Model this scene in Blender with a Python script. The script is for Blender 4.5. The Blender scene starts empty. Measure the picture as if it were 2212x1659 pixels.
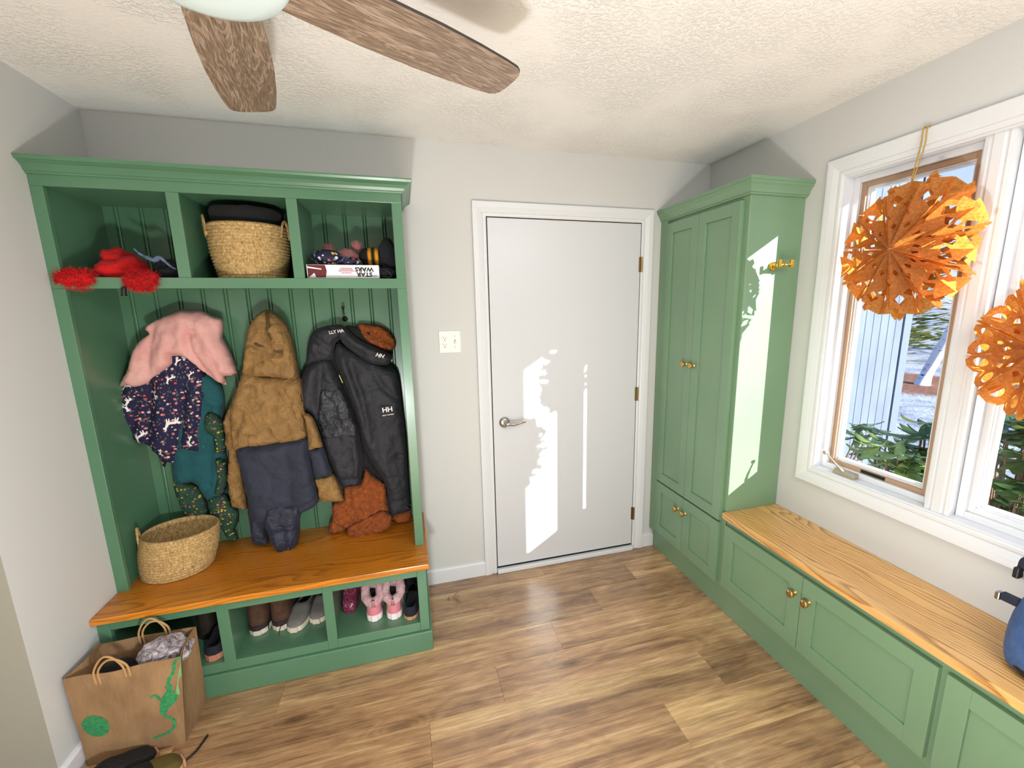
import bpy, bmesh, math, random
from math import sin, cos, pi, atan2, sqrt, radians
from mathutils import Vector, Matrix, noise
from mathutils.geometry import delaunay_2d_cdt
random.seed(7)
scene = bpy.context.scene
COL = scene.collection
W, H = 2.978, 2.371          # right wall plane, ceiling height; back wall is y = 0
V = Vector

# ------------------------------------------------------------------ camera
CAM = V((1.1928, -2.3663, 1.5637)); YAW, PITCH, ROLL, FPX = 0.2796, -0.1920, -0.0140, 945.93
F_ = V((sin(YAW)*cos(PITCH), cos(YAW)*cos(PITCH), sin(PITCH)))
R0 = V((cos(YAW), -sin(YAW), 0)); U0 = R0.cross(F_)
R_ = R0*cos(ROLL) + U0*sin(ROLL); U_ = -R0*sin(ROLL) + U0*cos(ROLL)
cd = bpy.data.cameras.new('camera'); cam = bpy.data.objects.new('camera', cd); COL.objects.link(cam)
cd.sensor_fit = 'HORIZONTAL'; cd.sensor_width = 36; cd.lens = FPX*36/2212
cd.shift_x = -43.78/2212; cd.shift_y = 19.92/2212; cd.clip_start = .02; cd.clip_end = 200
cam.matrix_world = Matrix(((R_.x, U_.x, -F_.x, CAM.x), (R_.y, U_.y, -F_.y, CAM.y), (R_.z, U_.z, -F_.z, CAM.z), (0, 0, 0, 1)))
scene.camera = cam
def at(u, v, ax, val):
    """world point on the plane ax = val measured in the photograph at (u, v)"""
    d = F_ + R_*((u - 1149.78)/FPX) - U_*((v - 849.42)/FPX)
    i = 'xyz'.index(ax); return CAM + d*((val - CAM[i])/d[i])

# ------------------------------------------------------------------ object helpers
def thing(name, label, cat, loc=(0, 0, 0), group=None):
    o = bpy.data.objects.new(name, None); COL.objects.link(o); o.location = loc
    o.empty_display_size = .05
    tag(o, label, cat, group); return o
def tag(o, label=None, cat=None, group=None, kind=None):
    if label: o['label'] = label
    if cat: o['category'] = cat
    if group: o['group'] = group
    if kind: o['kind'] = kind
    return o
def put(o, parent):
    COL.objects.link(o)
    if parent is not None:
        o.parent = parent
        if parent.type == 'EMPTY': o.matrix_parent_inverse = Matrix.Translation(-V(parent.location))
    return o
def obj(name, bm, mats, parent=None, smooth=False, bevel=0, sub=0, kind=None, normals=True):
    me = bpy.data.meshes.new(name)
    if normals: bmesh.ops.recalc_face_normals(bm, faces=bm.faces[:])
    bm.to_mesh(me); bm.free()
    for m in (mats if isinstance(mats, (list, tuple)) else [mats]): me.materials.append(m)
    if smooth:
        for p in me.polygons: p.use_smooth = True
    o = put(bpy.data.objects.new(name, me), parent)
    if bevel:
        b = o.modifiers.new('bevel', 'BEVEL'); b.width = bevel; b.segments = 2; b.limit_method = 'ANGLE'; b.angle_limit = radians(40)
        b.harden_normals = False
    if sub:
        s = o.modifiers.new('sub', 'SUBSURF'); s.levels = sub; s.render_levels = sub
    if kind: o['kind'] = kind
    return o
def struct(name, bm, mats, parent=None, **k):
    o = obj(name, bm, mats, parent, **k)
    if parent is None: o['kind'] = 'structure'
    return o
def copy_tree(o, parent=None):
    c = o.copy(); COL.objects.link(c); c.parent = parent
    if parent is not None: c.matrix_parent_inverse = o.matrix_parent_inverse.copy()
    for ch in list(o.children): copy_tree(ch, c)
    return c
B = bmesh.new
def box(bm, x0, y0, z0, x1, y1, z1, mi=0):
    x0, x1 = sorted((x0, x1)); y0, y1 = sorted((y0, y1)); z0, z1 = sorted((z0, z1))
    v = [bm.verts.new((x, y, z)) for x in (x0, x1) for y in (y0, y1) for z in (z0, z1)]
    for f in ((0, 1, 3, 2), (4, 6, 7, 5), (0, 4, 5, 1), (2, 3, 7, 6), (0, 2, 6, 4), (1, 5, 7, 3)):
        bm.faces.new([v[i] for i in f]).material_index = mi
    return bm
def boxes(*bs):
    bm = B()
    for b in bs: box(bm, *b)
    return bm
def face(bm, pts, mi=0):
    f = bm.faces.new([bm.verts.new(p) for p in pts]); f.material_index = mi; return f
def loft(bm, rings, closed=True, cap0=True, cap1=True, mi=0):
    vs = [[bm.verts.new(p) for p in r] for r in rings]
    n = len(vs[0])
    for a, b in zip(vs, vs[1:]):
        for i in range(n if closed else n-1):
            j = (i+1) % n
            bm.faces.new((a[i], a[j], b[j], b[i])).material_index = mi
    if cap0: bm.faces.new(vs[0][::-1]).material_index = mi
    if cap1: bm.faces.new(vs[-1]).material_index = mi
    return vs
def tube(bm, pts, r, n=8, mi=0, cap=True, flat=1.0):
    pts = [V(p) for p in pts]; rings = []
    up = None
    for i, p in enumerate(pts):
        t = (pts[min(i+1, len(pts)-1)] - pts[max(i-1, 0)]).normalized()
        if up is None:
            up = V((0, 0, 1)) if abs(t.z) < .9 else V((1, 0, 0))
        s = t.cross(up).normalized(); up = s.cross(t).normalized()
        rr = r[i] if isinstance(r, (list, tuple)) else r
        rings.append([p + s*rr*cos(2*pi*k/n) + up*rr*flat*sin(2*pi*k/n) for k in range(n)])
    loft(bm, rings, True, cap, cap, mi); return bm
def lathe(bm, prof, c, axis='z', n=24, sx=1, sy=1, mi=0, cap0=False, cap1=False):
    """prof: (radius, height) along the axis"""
    c = V(c); rings = []
    for r, h in prof:
        ring = []
        for k in range(n):
            a = 2*pi*k/n; p, q = r*cos(a)*sx, r*sin(a)*sy
            ring.append(c + (V((p, q, h)) if axis == 'z' else V((h, p, q)) if axis == 'x' else V((p, h, q))))
        rings.append(ring)
    loft(bm, rings, True, cap0, cap1, mi); return bm
def sweep(bm, prof, path, closed=False, mi=0):
    """prof: (outward, up) pairs mitred along a path of (point, outward, up) frames"""
    rings = [[V(p) + V(o)*a + V(u)*b for a, b in prof] for p, o, u in path]
    if closed: rings.append(rings[0])
    loft(bm, rings, True, not closed, not closed, mi); return bm
def smoothpath(pts, n=6):
    """Catmull-Rom through pts"""
    P = [V(p) for p in pts]; P = [P[0]*2-P[1]] + P + [P[-1]*2-P[-2]]; out = []
    for i in range(1, len(P)-2):
        a, b, c, d = P[i-1:i+3]
        for k in range(n):
            t = k/n
            out.append(.5*((2*b) + (c-a)*t + (2*a-5*b+4*c-d)*t*t + (3*b-a-3*c+d)*t**3))
    out.append(P[-2]); return out
def blob(bm, c, r, seed=0, amp=.15, freq=3, sub=3, mi=0):
    """noisy ellipsoid"""
    r = V(r if isinstance(r, (list, tuple)) else (r, r, r)); c = V(c)
    g = bmesh.ops.create_icosphere(bm, subdivisions=sub, radius=1)
    for v in g['verts']:
        d = 1 + amp*noise.noise(v.co*freq + V((seed*7.1, seed*3.3, seed)))
        v.co = c + V((v.co.x*r.x, v.co.y*r.y, v.co.z*r.z))*d
    fs = set(f for v in g['verts'] for f in v.link_faces)
    for f in fs: f.material_index = mi
    return bm

# ------------------------------------------------------------------ materials
def lin(c):
    if isinstance(c, str):
        c = c.lstrip('#'); c = [int(c[i:i+2], 16)/255 for i in (0, 2, 4)]
        c = [x/12.92 if x <= .04045 else ((x+.055)/1.055)**2.4 for x in c]
    return (*c[:3], 1)
class NT:
    def __init__(s, name):
        s.m = bpy.data.materials.new(name); s.m.use_nodes = True; s.t = s.m.node_tree; s.t.nodes.clear()
        s.out = s.n('OutputMaterial')
    def n(s, typ, ins=None, **props):
        nd = s.t.nodes.new('ShaderNode'+typ)
        for k, v in props.items(): setattr(nd, k, v)
        for k, v in (ins or {}).items(): s.set(nd, k, v)
        return nd
    def set(s, nd, k, v):
        i = nd.inputs[k]
        if hasattr(v, 'is_output') or isinstance(v, bpy.types.NodeSocket): s.t.links.new(v, i)
        elif isinstance(v, bpy.types.Node): s.t.links.new(v.outputs[0], i)
        else: i.default_value = v
    def math(s, op, a, b=0.0, c=0.0, clamp=False):
        nd = s.n('Math', {0: a, 1: b, 2: c}, operation=op); nd.use_clamp = clamp; return nd.outputs[0]
    def ramp(s, fac, stops, interp='LINEAR'):
        nd = s.n('ValToRGB', {0: fac}); cr = nd.color_ramp; cr.interpolation = interp
        while len(cr.elements) < len(stops): cr.elements.new(.5)
        for e, (p, c) in zip(cr.elements, stops): e.position = p; e.color = lin(c) if not isinstance(c, (int, float)) else (c, c, c, 1)
        return nd.outputs[0]
    def mix(s, fac, a, b, blend='MIX'):
        nd = s.n('Mix', data_type='RGBA', blend_type=blend)
        for k, v in ((0, fac), (6, a), (7, b)): s.set(nd, k, lin(v) if isinstance(v, str) else v)
        return nd.outputs[2]
    def noise(s, vec, scale, detail=3, rough=.5, dist=0):
        nd = s.n('TexNoise', {'Scale': scale, 'Detail': detail, 'Roughness': rough, 'Distortion': dist})
        if vec is not None: s.set(nd, 'Vector', vec)
        return nd.outputs[0]
    def mapping(s, vec, scale=(1, 1, 1), loc=(0, 0, 0), rot=(0, 0, 0)):
        return s.n('Mapping', {'Vector': vec, 'Scale': scale, 'Location': loc, 'Rotation': rot}).outputs[0]
    def obj(s): return s.n('NewGeometry').outputs['Position']
    def bump(s, h, strength=.3, dist=.01, normal=None):
        nd = s.n('Bump', {'Height': h, 'Strength': strength, 'Distance': dist})
        if normal is not None: s.set(nd, 'Normal', normal)
        return nd.outputs[0]
    def bsdf(s, col, rough=.5, metal=0, normal=None, **ins):
        nd = s.n('BsdfPrincipled')
        s.set(nd, 'Base Color', lin(col) if isinstance(col, (str, tuple, list)) else col)
        s.set(nd, 'Roughness', rough); s.set(nd, 'Metallic', metal)
        if normal is not None: s.set(nd, 'Normal', normal)
        for k, v in ins.items(): s.set(nd, k.replace('_', ' '), v)
        s.t.links.new(nd.outputs[0], s.out.inputs[0]); return nd
def plain(name, col, rough=.5, metal=0, bump=0, scale=60, var=0, **ins):
    t = NT(name); c = col; nrm = None
    if bump or var:
        nz = t.noise(t.obj(), scale, 4, .6)
        if bump: nrm = t.bump(nz, bump, .004)
        if var:
            c = lin(col); k = t.ramp(t.noise(t.obj(), scale*.4, 3), [(.3, 1-var), (.7, 1+var)])
            c = t.mix(1.0, c, k, 'MULTIPLY')
    t.bsdf(c, rough, metal, nrm, **ins); return t.m
def fabric(name, col, col2=None, rough=.85, weave=700, crease=.35, cs=14, sheen=.04):
    t = NT(name); p = t.obj()
    w = t.noise(p, weave, 2); n2 = t.noise(p, cs, 4, .6, .8)
    c = t.mix(t.ramp(n2, [(.35, 0), (.68, 1)]), col, col2 or col)
    nb = t.bump(n2, min(1, crease*1.6), .02); nb = t.bump(w, .25, .001, nb)
    t.bsdf(c, rough, 0, nb, Sheen_Weight=sheen); return t.m
# ------------------------------------------------------------------ shared materials
def green_mat(name='sage green cabinet paint', a='#6e8f70', b='#769677'):
    t = NT(name); p = t.obj()
    c = t.mix(t.ramp(t.noise(p, 2.5, 2), [(.3, 0), (.7, 1)]), a, b)
    nb = t.bump(t.noise(t.mapping(p, (1, 1, .35)), 160, 2), .04, .002)
    t.bsdf(c, .33, 0, nb, Coat_Weight=.15, Coat_Roughness=.2); return t.m
GREEN = green_mat(); GREEN_SHADE = green_mat('sage green paint darkened for shade', '#4d775b', '#557f63')  # locker's copy of the cabinet paint, darkened for its weaker light
def wall_mat(name, c, bump=.08):
    t = NT(name); p = t.obj()
    nb = t.bump(t.noise(p, 220, 3, .6), bump, .002)
    t.bsdf(c, .75, 0, nb); return t.m
WALL = wall_mat('warm grey wall paint', '#cacbca'); WALL2 = wall_mat('darker grey passage wall', '#96958a')  # passage wall coloured a darker grey than the other walls
TRIM = plain('white semigloss trim paint', '#d9dce0', .35, bump=.03, scale=90)
DOORW = plain('white door paint', '#ced1d6', .32, bump=.02, scale=120)
def ceiling_mat():
    t = NT('textured ceiling plaster'); p = t.obj()
    big = t.ramp(t.noise(p, 3.2, 3, .55), [(.40, .15), (.62, 1)])
    f = t.ramp(t.noise(p, 75, 4, .62), [(.46, 0), (.60, 1)])
    h = t.math('MULTIPLY', f, big)
    nb = t.bump(h, .55, .006)
    t.bsdf('#f0eeec', .9, 0, nb); return t.m
CEIL = ceiling_mat()
def brass(name, c, r=.25): return plain(name, c, r, 1.0)
BRASS = brass('brushed brass', '#d8b06a', .28)
OLDBRASS = brass('aged brass', '#9c8457', .35)
NICKEL = brass('satin nickel', '#b9b3ac', .22)
DARK = plain('dark gap', '#141210', .9)
BLACK = plain('black plastic', '#0d0d0f', .5)

def floor_mat():
    t = NT('walnut vinyl planks')
    uv = t.n('UVMap', uv_map='UVMap').outputs[0]
    rnd = t.n('Attribute', attribute_name='plank').outputs[0]
    rs = t.n('SeparateColor', {0: rnd}); r1, r2, r3 = rs.outputs[0], rs.outputs[1], rs.outputs[2]
    off = t.n('CombineXYZ', {0: t.math('MULTIPLY', r1, 37.0), 1: t.math('MULTIPLY', r2, 53.0), 2: t.math('MULTIPLY', r3, 17.0)}).outputs[0]
    p = t.n('VectorMath', {0: uv, 1: off}, operation='ADD').outputs[0]
    # knots: sparse cells that bend the rings round them
    vor = t.n('TexVoronoi', {'Vector': t.mapping(p, (2.0, 6.5, 1)), 'Scale': 1.0, 'Randomness': 1.0}, feature='F1')
    kd = t.math('SUBTRACT', 1.0, t.math('MULTIPLY', vor.outputs['Distance'], 2.6), clamp=True)
    kd2 = t.math('POWER', kd, 2.2)
    warp = t.noise(t.mapping(p, (1.6, 5, 1)), 1.0, 3, .55, .4)
    ph = t.math('ADD', t.math('MULTIPLY', warp, 9.0), t.math('MULTIPLY', kd2, 5.0))
    ring = t.math('SINE', t.math('MULTIPLY', ph, 6.0))
    fine = t.noise(t.mapping(p, (6, 150, 1)), 1.0, 5, .68, .4)
    streak = t.noise(t.mapping(p, (1.6, 38, 1)), 1.0, 4, .6, .5)
    tone = t.noise(t.mapping(p, (1.1, 7, 1)), 1.0, 4, .6, .6)
    k = t.math('ADD', t.math('ADD', t.math('MULTIPLY', tone, .55), t.math('MULTIPLY', streak, .45)), t.math('ADD', t.math('MULTIPLY', fine, .45), t.math('MULTIPLY', ring, .030)))
    base = t.ramp(k, [(.46, '#543a28'), (.62, '#886649'), (.77, '#b08a63'), (.93, '#d6b388')])
    sap = t.ramp(t.noise(t.mapping(p, (.5, 4.4, 1)), 1.0, 3, .55, .5), [(.57, 0), (.64, 1)])
    base = t.mix(t.math('MULTIPLY', sap, .62), base, t.ramp(fine, [(.35, '#b78f5c'), (.62, '#e6c793')]))
    base = t.mix(t.ramp(kd2, [(.25, 0), (.75, .8)]), base, '#3a2416')
    lum = t.ramp(r3, [(0, .86), (1, 1.22)])
    base = t.mix(1.0, base, lum, 'MULTIPLY')
    nb = t.bump(fine, .12, .002)
    t.bsdf(base, t.ramp(fine, [(.3, .20), (.7, .34)]), 0, nb, Specular_IOR_Level=1.0); return t.m
FLOORM = floor_mat()
def oak_mat(name, along, seed=0, light='#e6b878', mid='#d9a35c', dark='#7a4717', amt=.85):
    """golden oak with open dark grain running along axis x or y"""
    t = NT(name); p = t.obj(); sp = t.n('SeparateXYZ', {0: p})
    u, v = (sp.outputs[0], sp.outputs[1]) if along == 'x' else (sp.outputs[1], sp.outputs[0])
    v = t.math('ADD', v, sp.outputs[2])
    q = t.n('CombineXYZ', {0: u, 1: v, 2: float(seed)}).outputs[0]
    cath = t.noise(t.mapping(q, (.9, 4.2, 1)), 1.0, 2, .5)
    wob = t.noise(t.mapping(q, (3.5, 30, 1)), 1.0, 3, .6)
    ph = t.math('ADD', t.math('ADD', t.math('MULTIPLY', v, 52.0), t.math('MULTIPLY', cath, 17.0)), t.math('MULTIPLY', wob, 1.3))
    saw = t.math('FRACT', ph)
    line = t.ramp(saw, [(0, 1), (.10, .85), (.42, .12), (.90, 0), (1, 1)])
    fine = t.noise(t.mapping(q, (9, 420, 1)), 1.0, 4, .65)
    pores = t.math('MULTIPLY', line, t.ramp(fine, [(.30, .25), (.58, 1)]))
    c = t.mix(t.ramp(t.noise(t.mapping(q, (.7, 5, 1)), 1.0, 3), [(.35, 0), (.65, 1)]), mid, light)
    c = t.mix(t.math('MULTIPLY', pores, amt), c, dark)
    c = t.mix(t.math('MULTIPLY', t.ramp(fine, [(.55, 0), (.75, 1)]), .22), c, dark)
    nb = t.bump(pores, .08, .001)
    t.bsdf(c, .30, 0, nb, Coat_Weight=.2, Coat_Roughness=.15); return t.m
OAKX, OAKY = oak_mat('deep golden oak', 'x', 0, '#d28426', '#bb7219', '#5e3006', .62), oak_mat('light golden oak', 'y', 2)

# ------------------------------------------------------------------ room shell
XL, YF = -2.2, -4.3
struct('floor', boxes((XL, YF, -.08, W, 0, -.0015)), DARK)
def planks():
    bm = B(); uvl = bm.loops.layers.uv.new('UVMap'); cl = bm.loops.layers.color.new('plank')
    rows = [0, -.1215] + [-.1215-.1915*(k+1) for k in range(22)]
    joint = {0: 1.9, 1: 2.402, 2: 2.098, 3: 1.808, 4: 1.484, 5: 2.392, 6: 2.092, 7: 1.55, 8: 2.6}
    rr = random.Random(5)
    for i, (a, b) in enumerate(zip(rows, rows[1:])):
        b = max(b, YF)
        if a <= YF: break
        x = joint.get(i, rr.random()*1.2)
        while x > XL: x -= 1.205
        while x < W:
            x0, x1 = max(x, XL)+.0006, min(x+1.205, W)-.0006
            if x1-x0 > .01:
                c = (rr.random(), rr.random(), rr.random(), 1)
                g = .0006
                top = [(x0, b+g, 0), (x1, b+g, 0), (x1, a-g, 0), (x0, a-g, 0)]
                lo = [(p[0]+(-.0005 if p[0] == x0 else .0005), p[1]+(-.0005 if p[1] == b+g else .0005), -.0015) for p in top]
                tv = [bm.verts.new(p) for p in top]; lv = [bm.verts.new(p) for p in lo]
                fs = [bm.faces.new(tv)] + [bm.faces.new((tv[j], lv[j], lv[(j+1) % 4], tv[(j+1) % 4])) for j in range(4)]
                for f in fs:
                    for l in f.loops: l[uvl].uv = (l.vert.co.x, l.vert.co.y); l[cl] = c
            x += 1.205
    return bm
struct('floor_planks', planks(), FLOORM)
struct('ceiling', boxes((XL, YF, H, W, 0, H+.1)), CEIL)
struct('wall_back', boxes((-.15, 0, 0, W+.14, .12, H)), WALL)
struct('wall_left', boxes((-.12, -.7898, 0, 0, 0, H)), WALL)
struct('wall_passage', boxes((XL, -.79, 0, -.0004, -.67, H)), WALL2)
struct('wall_far_left', boxes((XL-.12, YF, 0, XL, -.67, H)), WALL)
struct('wall_front', boxes((XL, YF-.12, 0, W+.14, YF, H)), WALL)
WY0, WY1, WZ0, WZ1 = -.865, -1.855, .817, 2.080          # opening of the twin window
struct('wall_right', boxes((W, YF, 0, W+.14, WY1, H), (W, WY0, 0, W+.14, 0, H), (W, WY1, 0, W+.14, WY0, WZ0), (W, WY1, WZ1, W+.14, WY0, H)), WALL)
bb = [(0, 0), (.014, 0), (.014, .078), (.008, .085), (0, .088)]
def baseboard(name, path):
    bm = B(); sweep(bm, bb, path); struct(name, bm, TRIM, smooth=False)
UP = V((0, 0, 1))
baseboard('baseboard_back', [((1.226, 0, 0), (0, -1, 0), UP), ((1.562, 0, 0), (0, -1, 0), UP)])
baseboard('baseboard_corner', [((2.608, 0, 0), (0, -1, 0), UP), ((2.69, 0, 0), (0, -1, 0), UP)])
baseboard('baseboard_left', [((0, -.50, 0), (1, 0, 0), UP), ((0, -.79, 0), (1, -1, 0), UP), ((-.9, -.79, 0), (0, -1, 0), UP)])

# casing profile: (towards the outside of the opening, out of the wall)
CAS = [(0, 0), (0, .010), (.006, .013), (.016, .013), (.020, .009), (.026, .012), (.045, .017), (.062, .019), (.070, .019), (.072, .016), (.072, 0)]
def casing(bm, corners, n, closed=False):
    """mitred casing round an opening; corners: (point, diagonal outward) in the wall plane, n: wall normal"""
    sweep(bm, CAS, [(p, o, n) for p, o in corners], closed)
# ------------------------------------------------------------------ door
DX0, DX1, DZ = 1.634, 2.536, 2.032
N = V((0, -1, 0))
bm = B(); casing(bm, [((DX0, 0, 0), (-1, 0, 0)), ((DX0, 0, DZ), (-1, 0, 1)), ((DX1, 0, DZ), (1, 0, 1)), ((DX1, 0, 0), (1, 0, 0))], N)
struct('trim_door_casing', bm, TRIM)
struct('trim_door_gap', boxes((DX0, -.002, 0, DX1, .001, DZ)), DARK)
struct('trim_threshold', boxes((DX0+.002, -.03, 0, DX1-.002, 0, .026)), TRIM, bevel=.004)
door = struct('door_1', boxes((DX0+.006, -.007, .038, DX1-.004, -.001, DZ-.005)), DOORW, bevel=.0015)
for z in (1.803, 1.038, .250):
    bm = B(); lathe(bm, [(.0001, -.042), (.006, -.042), (.006, -.02), (.0066, -.02), (.0066, .02), (.006, .02), (.006, .042), (.0001, .042)], (DX1+.004, -.012, z), n=12)
    box(bm, DX1-.012, -.0085, z-.042, DX1+.004, -.0065, z+.042)
    hg = obj('hinge', bm, OLDBRASS, door); hg['label'] = 'brass hinge'
LX, LZ = 1.703, .930
bm = B(); lathe(bm, [(.0001, -.022), (.018, -.022), (.026, -.018), (.031, -.010), (.031, -.006), (.0001, -.006)], (LX, 0, LZ), 'y', 28)
obj('lever_rose', bm, NICKEL, door, smooth=True)
bm = B(); tube(bm, smoothpath([(LX, -.02, LZ), (LX, -.055, LZ), (LX+.012, -.060, LZ), (LX+.045, -.060, LZ-.004), (LX+.09, -.058, LZ+.004), (LX+.115, -.056, LZ+.006)], 5),
               [.010]*12+[.009]*5+[.007]*5+[.005]*3+[.003], 10)
lever = obj('lever_handle', bm, NICKEL, door, smooth=True); lever['label'] = 'satin nickel lever handle'
obj('latch_plate', boxes((DX0-.001, -.009, LZ-.028, DX0+.004, -.001, LZ+.028)), BLACK, door)

# ------------------------------------------------------------------ twin casement window
NR = V((-1, 0, 0))
bm = B(); casing(bm, [((W, WY0, WZ0), (0, 1, -1)), ((W, WY0, WZ1), (0, 1, 1)), ((W, WY1, WZ1), (0, -1, 1)), ((W, WY1, WZ0), (0, -1, -1))], NR, True)
struct('trim_window_casing', bm, TRIM)
def ring(bm, x0, x1, y0, y1, z0, z1, w, mi=0):
    """rectangular frame of bar width w between depth x0 and x1"""
    y0, y1 = min(y0, y1), max(y0, y1)
    box(bm, x0, y0, z0, x1, y0+w, z1, mi); box(bm, x0, y1-w, z0, x1, y1, z1, mi)
    box(bm, x0, y0+w, z0, x1, y1-w, z0+w, mi); box(bm, x0, y0+w, z1-w, x1, y1-w, z1, mi)
bm = B(); ring(bm, W-.004, W+.139, WY1, WY0, WZ0, WZ1, .008)
struct('trim_window_jamb', bm, TRIM)
PY0, PY1 = -1.322, -1.398
post = B()
prof = [(.010, PY0), (-.004, PY0), (-.006, PY0-.012), (-.001, PY0-.014), (-.001, PY0-.022), (-.008, PY0-.024), (-.008, PY0-.050), (-.001, PY0-.053), (-.001, PY0-.061), (-.006, PY0-.063), (-.004, PY1), (.010, PY1)]
loft(post, [[(W+.012+a, y, z) for a, y in prof] for z in (WZ0, WZ1)])
box(post, W+.02, PY1+.004, WZ0, W+.139, PY0-.004, WZ1)
struct('trim_window_post', post, TRIM)
def glass_mat():
    t = NT('window glass')
    fac = t.n('LayerWeight', {'Blend': .5}).outputs['Facing']
    fr = t.math('ADD', t.math('MULTIPLY', t.math('POWER', fac, 4.0), .6), .03)
    tr = t.n('BsdfTransparent', {'Color': (.97, .985, .98, 1)}); gl = t.n('BsdfGlossy', {'Roughness': .0})
    dust = t.n('BsdfDiffuse', {'Color': (.8, .82, .85, 1)})
    m1 = t.n('MixShader', {0: fr, 1: tr, 2: gl})
    nz = t.ramp(t.noise(t.obj(), 9, 5, .65), [(.45, 0.0), (.8, .03)])
    m2 = t.n('MixShader', {0: nz, 1: m1, 2: dust})
    t.t.links.new(m2.outputs[0], t.out.inputs[0]); return t.m
GLASS = glass_mat()
TANWOOD = plain('tan wooden sash', '#a98a70', .5, bump=.1, scale=120)
BEIGE = plain('beige metal', '#a59a8a', .4, .3)
for k, (a, b) in enumerate(((WY0-.008, PY0), (PY1, WY1+.008))):
    fr = B(); ring(fr, W+.042, W+.11, a, b, WZ0+.008, WZ1-.008, .024)
    win = struct(f'window_{k+1}', fr, TRIM, bevel=.002)
    sb = B(); ring(sb, W+.056, W+.095, a-.024, b+.024, WZ0+.032, WZ1-.032, .019)
    sash = obj('sash', sb, TANWOOD if k == 0 else TRIM, win, bevel=.002)
    bd = B(); ring(bd, W+.066, W+.096, a-.043, b+.043, WZ0+.051, WZ1-.051, .006); ring(bd, W+.072, W+.096, a-.049, b+.049, WZ0+.057, WZ1-.057, .006)
    obj('glazing_bead', bd, TRIM, sash)
    pb = B(); face(pb, [(W+.083, a-.05, WZ0+.058), (W+.083, a-.05, WZ1-.058), (W+.083, b+.05, WZ1-.058), (W+.083, b+.05, WZ0+.058)]); obj('pane', pb, GLASS, win, normals=False)
    if k == 0:
        sash['label'] = 'tan wooden sash'
        cb = B(); loft(cb, [[(W+.008+dx, y, WZ0+.008+z) for dx, z in ((0, 0), (.034, 0), (.034, .022), (.006, .018))] for y in (-.955, -1.052)])
        ch = obj('crank_housing', cb, BEIGE, win, bevel=.004)
        cr = B(); tube(cr, smoothpath([(W+.02, -.995, WZ0+.026), (W+.012, -.985, WZ0+.038), (W+.006, -.955, WZ0+.062), (W+.004, -.925, WZ0+.088)], 4), [.010]*4+[.007]*4+[.005]*5, 8, flat=.6)
        lathe(cr, [(.0001, -.010), (.008, -.008), (.008, .008), (.0001, .010)], (W+.0, -.922, WZ0+.091), 'x', 12)
        h = obj('crank_handle', cr, BEIGE, win, smooth=True)
        st = obj('sticker', boxes((W+.0548, -1.045, WZ0+.035, W+.0562, -1.145, WZ0+.049)), BLACK, sash); st['label'] = 'black maker label strip'

# ------------------------------------------------------------------ wall plate
t = thing('outlet_plate', 'white double wall plate with outlet and toggle switch beside the white door', 'outlet', (1.4205, 0, 1.336))
PLATE = plain('white plastic plate', '#eceae6', .35)
obj('plate', boxes((1.364, -.006, 1.336, 1.477, 0, 1.452)), PLATE, t, bevel=.003)
for z in (1.412, 1.375):
    bm = B(); lathe(bm, [(.0001, -.009), (.015, -.009), (.0165, -.006), (.0165, -.004)], (1.3935, 0, z), 'y', 20)
    r = obj('receptacle', bm, PLATE, t)
    sl = boxes((1.3865, -.0094, z-.001, 1.3885, -.0088, z+.008), (1.3985, -.0094, z-.001, 1.4005, -.0088, z+.007))
    lathe(sl, [(.0001, -.0095), (.0028, -.0095), (.0028, -.0088)], (1.3935, 0, z-.008), 'y', 10)
    obj('slot', sl, BLACK, r)
GREYPL = plain('shaded plastic', '#b9b6b0', .5)
sw = obj('switch_slot', boxes((1.4415, -.0068, 1.382, 1.4525, -.0058, 1.406)), GREYPL, t)
obj('toggle', boxes((1.444, -.016, 1.384, 1.450, -.006, 1.394)), PLATE, sw, bevel=.001)
for z in (1.364, 1.424):
    sc_ = B(); lathe(sc_, [(.0001, -.0072), (.003, -.0072), (.0034, -.0055)], (1.447, 0, z), 'y', 10)
    obj('screw', sc_, GREYPL, t)

# ------------------------------------------------------------------ coat locker, shoe cubby, oak bench
HF, HX = -.361, 1.215                                     # front plane and right end of the upper locker
loc = thing('coat_locker', 'sage green open coat locker with three cubbies above beadboard coat space', 'locker', (.61, -.18, .451))
fr = B()
for a, b in ((0, .040), (1.175, HX)): box(fr, a, HF, .451, b, HF+.02, 1.655)
box(fr, 0, HF, 1.655, HX, HF+.02, 1.695)
for a, b in ((0, .037), (.389, .430), (.782, .821), (1.175, HX)): box(fr, a, HF, 1.695, b, HF+.02, 1.997)
box(fr, 0, HF, 1.997, HX, HF+.02, 2.060)
obj('face_frame', fr, GREEN_SHADE, loc, bevel=.0015)
for a, b in ((0, .020), (1.195, HX)): obj('side_panel', boxes((a, HF+.02, .451, b, 0, 2.060)), GREEN_SHADE, loc)
for a, b in ((.398, .421), (.790, .813)): obj('divider', boxes((a, HF+.02, 1.690, b, -.02, 2.010)), GREEN_SHADE, loc)
obj('shelf', boxes((.02, HF+.02, 1.668, 1.195, -.015, 1.694)), GREEN_SHADE, loc)
obj('top_panel', boxes((.02, HF+.02, 2.004, 1.195, -.015, 2.022)), GREEN_SHADE, loc)
bd = B(); prof = []; x = .02
prof.append((x, -.014))
k = 0
while x < 1.195:
    c = .02 + .0445 + .089*k; k += 1
    for dx, dy in ((-.009, 0), (-.0065, .006), (-.004, 0), (-.002, -.001), (.002, -.001), (.004, 0), (.0065, .006), (.009, 0)):
        if c+dx < 1.195: prof.append((c+dx, -.014+dy))
    x = c+.05
prof.append((1.195, -.014))
loft(bd, [[(a, b, z) for a, b in prof] for z in (.451, 2.01)], closed=False, cap0=False, cap1=False)
obj('beadboard_back', bd, GREEN_SHADE, loc)
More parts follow.
